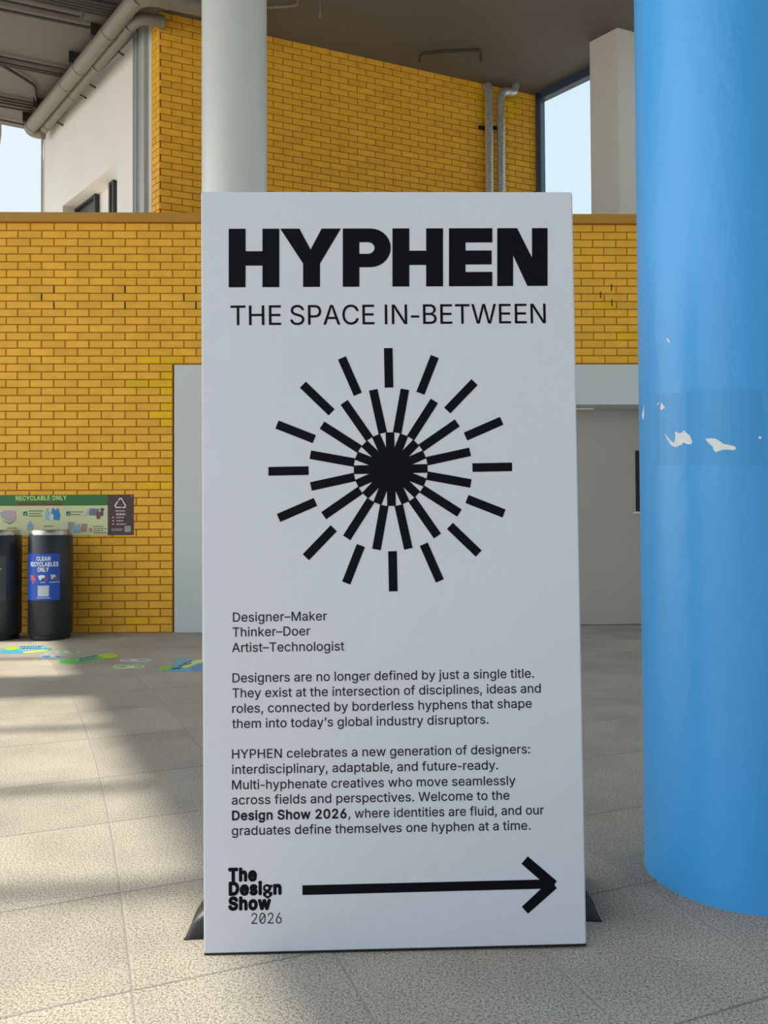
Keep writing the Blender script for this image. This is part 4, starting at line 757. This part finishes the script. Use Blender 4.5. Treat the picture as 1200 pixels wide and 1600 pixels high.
# ------------------------------------------------------------------ stickers on the floor
def smooth_loop(pts, n=5):
    out = []; N = len(pts)
    for i in range(N):
        p0, p1, p2, p3 = [V(pts[(i + k) % N]) for k in (-1, 0, 1, 2)]
        for j in range(n):
            t = j / n; out.append(tuple(.5 * ((2 * p1) + (p2 - p0) * t + (2 * p0 - 5 * p1 + 4 * p2 - p3) * t * t + (3 * p1 - p0 - 3 * p2 + p3) * t ** 3)))
    return out
def gp(pts, k, ox, oy): return [tuple(onz(ox + x / k, oy + y / k)[:2]) for x, y in pts]
def sticker(name, outline, col_, k, ox, oy, label, cat, group, blobs, strokes=()):
    pts = smooth_loop(gp(outline, k, ox, oy)); cx = sum(p[0] for p in pts) / len(pts); cy = sum(p[1] for p in pts) / len(pts)
    e = empty(name, (cx, cy, 0)); tag(e, label, cat, group)
    def piece(nme, pp, c, z):
        vs, fs = poly([(p[0] - cx, p[1] - cy) for p in pp]); m = MB(); slab(m, [V((p[0], p[1], z)) for p in vs], fs, (0, 0, 1), .0008)
        return m.build(nme, mat('sticker_%d_%d_%d' % c, srgb(*c), .35, vary=.04, vscale=8), e)
    piece('sheet', pts, col_, .0005)
    for nme, pp, c, z in blobs: piece(nme, smooth_loop(gp(pp, k, ox, oy), 4) if nme != 'stroke' else gp(pp, k, ox, oy), c, z)
    for x0, y0, x1, y1, th in strokes:
        L_ = math.hypot(x1 - x0, y1 - y0); t = 0.0; ms = MB()
        while t < 1:
            t2 = min(1, t + random.uniform(.06, .14)); q = []
            a = (x0 + (x1 - x0) * t, y0 + (y1 - y0) * t); b = (x0 + (x1 - x0) * t2, y0 + (y1 - y0) * t2)
            pp = gp([(a[0], a[1] - th), (b[0], b[1] - th), (b[0], b[1] + th), (a[0], a[1] + th)], k, ox, oy)
            vs, fs = poly([(p[0] - cx, p[1] - cy) for p in pp]); slab(ms, [V((p[0], p[1], .0024)) for p in vs], fs, (0, 0, 1), .0006); t = t2 + .035
        ms.build('lettering', mat('sticker_ink', srgb(36, 58, 104), .5), e)
BIG = 'large wordy footpath stickers on the floor'
sticker('floor_sticker', [(-70, 150), (0, 134), (60, 95), (160, 80), (240, 70), (400, 66), (510, 64), (530, 88), (608, 98), (570, 126), (470, 140), (360, 154), (280, 158), (140, 160), (20, 162), (-50, 165)], (84, 176, 216), 7.5, 0, 1000,
        'large blue and yellow floor sticker in front of the bins on sunlit floor', 'floor sticker', BIG,
        [('patch', [(56, 104), (110, 86), (210, 78), (230, 100), (150, 120), (80, 118)], (176, 214, 62), .0014), ('patch', [(276, 140), (400, 128), (545, 118), (560, 128), (440, 144), (300, 156)], (222, 226, 110), .0014), ('patch', [(215, 78), (360, 68), (505, 68), (520, 96), (400, 118), (240, 122)], (146, 200, 214), .0016)],
        [(235, 84, 500, 78, 5), (235, 104, 480, 98, 6)])
sticker('floor_sticker', [(335, 165), (345, 152), (385, 146), (430, 136), (470, 128), (540, 120), (600, 114), (645, 114), (674, 121), (674, 134), (620, 143), (560, 152), (500, 165), (430, 171), (370, 174)], (98, 186, 118), 3.636, 0, 990,
        'large green and yellow floor sticker lying between two pairs of small footprints', 'floor sticker', BIG,
        [('patch', [(560, 121), (600, 116), (645, 116), (672, 124), (660, 135), (600, 142), (580, 134)], (176, 208, 64), .0014), ('patch', [(345, 155), (380, 150), (408, 152), (405, 166), (365, 170), (345, 164)], (88, 180, 82), .0014), ('patch', [(430, 140), (480, 130), (550, 121), (560, 134), (500, 152), (440, 160)], (132, 196, 176), .0016)],
        [(450, 146, 550, 126, 3), (450, 158, 545, 138, 3)])
sticker('floor_sticker', [(150, 868), (200, 822), (290, 800), (390, 780), (430, 725), (490, 694), (600, 692), (700, 702), (780, 712), (880, 704), (960, 720), (1010, 760), (960, 815), (860, 850), (790, 882), (700, 888), (600, 895), (500, 899), (300, 890), (200, 884)], (74, 166, 196), 10, 230, 960,
        'large blue and green floor sticker partly hidden behind the white board', 'floor sticker', BIG,
        [('patch', [(200, 826), (300, 800), (380, 790), (420, 800), (360, 850), (280, 880), (200, 872)], (116, 190, 86), .0014), ('patch', [(560, 790), (640, 750), (760, 722), (880, 712), (930, 730), (800, 770), (640, 830), (560, 830)], (204, 216, 92), .0014), ('patch', [(680, 840), (760, 790), (860, 770), (900, 800), (820, 850), (720, 874)], (52, 128, 196), .0016)],
        [(560, 780, 700, 726, 10), (500, 812, 690, 768, 10), (390, 856, 520, 842, 12)])
def foot(k, ox, oy, x0, x1, yc, h, flip, c1, c2, label):
    L_ = x1 - x0; f = lambda t: x0 + L_ * (1 - t if flip else t)
    o_ = [(f(0), yc), (f(.06), yc - h * .6), (f(.2), yc - h * .9), (f(.38), yc - h * .8), (f(.55), yc - h * .85), (f(.75), yc - h), (f(.93), yc - h * .7), (f(1), yc), (f(.9), yc + h * .75), (f(.7), yc + h), (f(.5), yc + h * .8), (f(.34), yc + h * .8), (f(.15), yc + h * .9), (f(.04), yc + h * .5)]
    i1 = [(f(.56), yc - h * .45), (f(.72), yc - h * .65), (f(.88), yc - h * .45), (f(.92), yc + .1 * h), (f(.82), yc + h * .5), (f(.62), yc + h * .5)]
    i2 = [(f(.08), yc - h * .2), (f(.18), yc - h * .55), (f(.33), yc - h * .35), (f(.33), yc + h * .3), (f(.18), yc + h * .5), (f(.09), yc + h * .2)]
    sticker('footprint_sticker', o_, c1, k, ox, oy, label, 'footprint', 'small footprint stickers on the floor', [('sole_patch', i1, c2, .0014), ('heel_patch', i2, c2, .0014)])
foot(3.636, 0, 990, 315, 455, 103, 9, False, (196, 220, 200), (126, 186, 142), 'small pale green footprint sticker nearest the labelled bin')
foot(3.636, 0, 990, 225, 360, 131, 11, True, (178, 206, 224), (104, 156, 204), 'small pale blue footprint sticker at the edge of the sunlit floor')
foot(3.636, 0, 990, 680, 860, 152, 9, False, (196, 214, 222), (118, 164, 200), 'small pale blue footprint sticker farther from the camera, right of the green sticker')
foot(3.636, 0, 990, 640, 824, 189, 10, True, (198, 222, 202), (120, 184, 136), 'small pale green footprint sticker nearest the camera, right of the green sticker')

# ------------------------------------------------------------------ pipes under the soffit
def pz(x, y, z): return onz(x, y, z)
def offw(p, d): return p
ZP = HC - .16
q0 = pz(59.7, 184.3, ZP); q1 = pz(186.5, 30.3, ZP); pd = (q1 - q0).normalized(); rbig = .082
p_end = q0 - pd * .30; ec_ = pz(222, -8, ZP); p_el = q0 + pd * (ec_ - q0).dot(pd); a_end = p_el + A_DIR * 1.25
ctr = p_end
path = [p_end + V((-.0, 0, 0))] + [p_el - pd * .24] + arc(p_el - pd * .22, p_el, p_el + A_DIR * .22, 8) + [a_end]
big = empty('drain_pipe', (p_el.x, p_el.y, ZP)); tag(big, 'thick grey drain pipe slung under the soffit along the white wall', 'pipe'); inv = Matrix.Translation(-big.location)
def part(m, nme, mt, par): o = m.build(nme, mt, par); o.data.transform(Matrix.Translation(-par.location)); return o
m = MB(); m.tube(path, rbig, 24); part(m, 'pipe_run', M_PIPE, big)
into = (LEND + V((.25, -.35, 0))); m = MB(); m.tube(arc(p_end + pd * .02, p_end - pd * .16, p_end - pd * .12 + V((.20, .02, -.03)), 8), rbig * 1.04, 20); part(m, 'elbow', M_PIPE, big)
def collar(par, p, d, r, wdt=.05, nme='collar'): m = MB(); m.tube([p - d * wdt / 2, p + d * wdt / 2], r, 24); part(m, nme, M_PIPE, par)
for t in (.02, .98, 1.32, 1.98, 2.55):
    s = t / 2.6 * (p_el - p_end).length
    collar(big, p_end + pd * s, pd, rbig * 1.07, .035)
collar(big, p_el + A_DIR * .26, A_DIR, rbig * 1.06, .05); collar(big, p_el + A_DIR * .95, A_DIR, rbig * 1.06, .06)
for t in (.30, .80, 1.25, 2.0):
    p = p_end + pd * (t / 2.6 * (p_el - p_end).length) - V((pd.y, -pd.x, 0)) * 0
    m = MB(); m.tube([p, V((p.x, p.y, HC))], .012, 8); part(m, 'hanger_rod', M_CONDUIT, big)
q0 = pz(72.5, 196, ZP); q1 = pz(205, 36, ZP); pd2 = (q1 - q0).normalized(); r2_ = .062
pe = q0 - pd2 * .12; pc = pz(216, 26, ZP)
sec = empty('drain_pipe', (pc.x, pc.y, ZP)); tag(sec, 'thinner grey drain pipe close to the white wall, beside the thick one', 'pipe')
m = MB(); m.tube([pe, pc - pd2 * .17] + arc(pc - pd2 * .16, pc, pc + A_DIR * .16, 8) + [pc + A_DIR * .26], r2_, 20); part(m, 'pipe_run', M_PIPE, sec)
for t in (.04, .35, .62, .93):
    collar(sec, pe + pd2 * (t * (pc - pe).length), pd2, r2_ * 1.08, .035)
collar(sec, pc + A_DIR * .24, A_DIR, r2_ * 1.09, .07)
for t in (.12, .4, .5, .78):
    p = pe + pd2 * (t * (pc - pe).length) ; m = MB(); m.tube([p + UZ * -.02, p - W_N * .14 + UZ * -.05], .012, 8); part(m, 'wall_clip', M_CONDUIT, sec)

def conduit(pts, r, label, group, name='ceiling_conduit', z=None, mt=None, drop=None):
    P = [pz(x, y, z if z else HC - .05) for x, y in pts]
    if pts[0][0] < -5: P[0] = P[0] + (P[0] - P[1]).normalized() * 1.6
    o = P[0]
    m = MB(); Q = [P[0]]
    for i in range(1, len(P) - 1):
        a = P[i] + (P[i - 1] - P[i]).normalized() * .06; b = P[i] + (P[i + 1] - P[i]).normalized() * .06; Q += arc(a, P[i], b, 5)
    Q.append(P[-1]); m.tube(Q, r, 10); e = m.build(name, mt or M_CONDUIT); put(e, o); tag(e, label, 'conduit', group); return e
s3 = lambda pts: [(x / 3.636, y / 3.636) for x, y in pts]
GC = 'dark conduits on the soffit at the upper left'
conduit(s3([(-90, -18), (467, 103), (467, 40)]), .016, 'thin conduit on the soffit with a hooked end pointing up at the upper left', GC)
conduit(s3([(-80, 38), (545, 166)]), .016, 'single long thin conduit ending at the hanger box nearest the upper corner', GC)
for i, (a, b) in enumerate([((150, -10), (636, 98)), ((215, -12), (646, 84)), ((285, -14), (654, 70)), ((360, -14), (662, 54)), ((440, -12), (672, 40))]):
    conduit(s3([a, b]), .020, ['lowest', 'second lowest', 'middle', 'second highest', 'highest'][i] + ' of five parallel dark conduits at the top edge left of the thick pipe', GC)
conduit(s3([(-60, 312), (392, 402)]), .015, 'thin conduit just above the paired conduits on the left soffit', GC)
conduit(s3([(-60, 343), (372, 428)]), .014, 'upper of the close pair of conduits on the left soffit', GC)
conduit(s3([(-60, 353), (366, 438)]), .014, 'lower of the close pair of conduits on the left soffit', GC)
conduit(s3([(-60, 330), (112, 432), (196, 486), (206, 570)]), .020, 'crooked conduit with two bends on the left soffit', GC)
for i, dy in enumerate((0, 16, 32, 50)):
    conduit(s3([(-60, 542 + dy), (214, 592 + dy)]), .014, ['topmost', 'second', 'third', 'lowest'][i] + ' of the bundled conduits near the far edge of the soffit', GC)
conduit(s3([(-60, 668), (150, 712)]), .012, 'thin conduit along the far edge of the soffit by the sky', GC)
for (x, y), lb_ in zip([(545, 172), (420, 330), (216, 588), (155, 664)], ['nearest the top edge', 'halfway along the thick pipe', 'at the end of the bundled conduits', 'at the far end of the thick pipe']):
    p = pz(x / 3.636, y / 3.636, HC - .05); m = MB(); m.obox(p - A_DIR * .055 - V((-A_DIR.y, A_DIR.x, 0)) * .05 + UZ * -.09, A_DIR * .11, V((-A_DIR.y, A_DIR.x, 0)) * .10, UZ * .14)
    part(m, 'hanger_box', M_BOX, big)
# pipe work on the soffit above the yellow wall
conduit([(655, 96), (657, 84), (700, 79.5), (751, 77.5), (752, 95)], .018, 'short dark sprinkler pipe with turned-down ends above the yellow wall', None, 'sprinkler_pipe', HC - .07)
conduit([(400, 13.5), (466, 9), (466, -4)], .016, 'grey soffit pipe just right of the white column', None, 'sprinkler_pipe', HC - .05, M_PIPE)
p = pz(500.5, 4, HC); m = MB(); m.tube([(p.x, p.y, HC), (p.x, p.y, HC - .14)], .010, 8); m.lathe([(.010, -.165), (.022, -.155), (.022, -.14), (.01, -.135)], (p.x, p.y, HC), 12); o = m.build('ceiling_sprinkler', M_PIPE); put(o, (p.x, p.y, HC)); tag(o, 'small sprinkler head hanging from the soffit right of the white column', 'sprinkler')

# ducts on the yellow wall
def duct(xc, ytop, r, label, elbow):
    d = .11; pt = ona(xc, ytop, d); e = empty('duct', (pt.x, pt.y, 3.8)); tag(e, label, 'duct', 'galvanised ducts on the yellow wall'); P0 = V((pt.x, pt.y, 3.8))
    if elbow:
        c = pt; path = [P0, c - UZ * .14] + arc(c - UZ * .13, c, c + A_DIR * .13, 8) + [c + A_DIR * .17]
        m = MB(); m.tube(path, r, 20); part(m, 'duct_run', M_GALV, e)
        m = MB(); c2 = c + A_DIR * .22; m.tube(arc(c + A_DIR * .14, c2, c2 + UZ * .12, 8) + [V((c2.x, c2.y, HC))], r * 1.04, 20); part(m, 'elbow', M_GALV, e)
    else:
        m = MB(); m.tube([P0, pt - UZ * .02] + arc(pt - UZ * .02, pt + UZ * .08, pt + UZ * .08 - A_N * .10, 6), r, 20); part(m, 'duct_run', M_GALV, e)
    for zz in (4.55, 5.35):
        m = MB(); m.tube([(pt.x, pt.y, zz), (pt.x, pt.y, zz + .03)], r * 1.07, 20); part(m, 'joint_band', M_GALV, e)
    q = ona(xc, 195, d); m = MB(); m.obox(V((pt.x, pt.y, q.z - .02)) - A_DIR * .10 - A_N * .1 , A_DIR * .2, A_N * .03, UZ * .035); part(m, 'bracket', M_BOX, e)
duct(763.5, 140, .052, 'left of the two upright galvanised ducts on the yellow wall', False)
duct(782, 141, .052, 'right upright galvanised duct with an elbow into the soffit', True)

# grey conduits where the white wall meets the yellow corner
GW = 'upright grey pipes at the end of the white wall'
for xc, r, lb_ in ((209.0, .014, 'thin upright grey pipe farthest from the yellow corner on the white wall'), (213.2, .020, 'upright grey pipe second from the left on the white wall'), (218.6, .019, 'upright grey pipe third from the left on the white wall')):
    p = wl(xc, 250, r + .012); m = MB(); m.tube([(p.x, p.y, 3.5), (p.x, p.y, HC - .02)], r, 12); o = m.build('upright_pipe', M_LGREY); put(o, (p.x, p.y, 3.5)); tag(o, lb_, 'pipe', GW)
p0, p1 = sw(wl(231.5, 250)), sw(wl(225.0, 250)); m = MB(); wbox(m, p0, p1, 3.5, HC - .02, -.05, 0); o = m.build('cable_trunking', M_LGREY); put(o, CORN + W_DIR * p0 + UZ * 3.5); tag(o, 'flat upright grey trunking beside the narrow yellow brick return', 'trunking')
p = wl(65.5, 280, .02); m = MB(); m.tube([(p.x, p.y, 3.5), (p.x, p.y, HC - .02)], .013, 8); o = m.build('upright_pipe', M_LGREY); put(o, (p.x, p.y, 3.5)); tag(o, 'thin upright pipe at the far sky-side end of the white wall', 'pipe', GW)
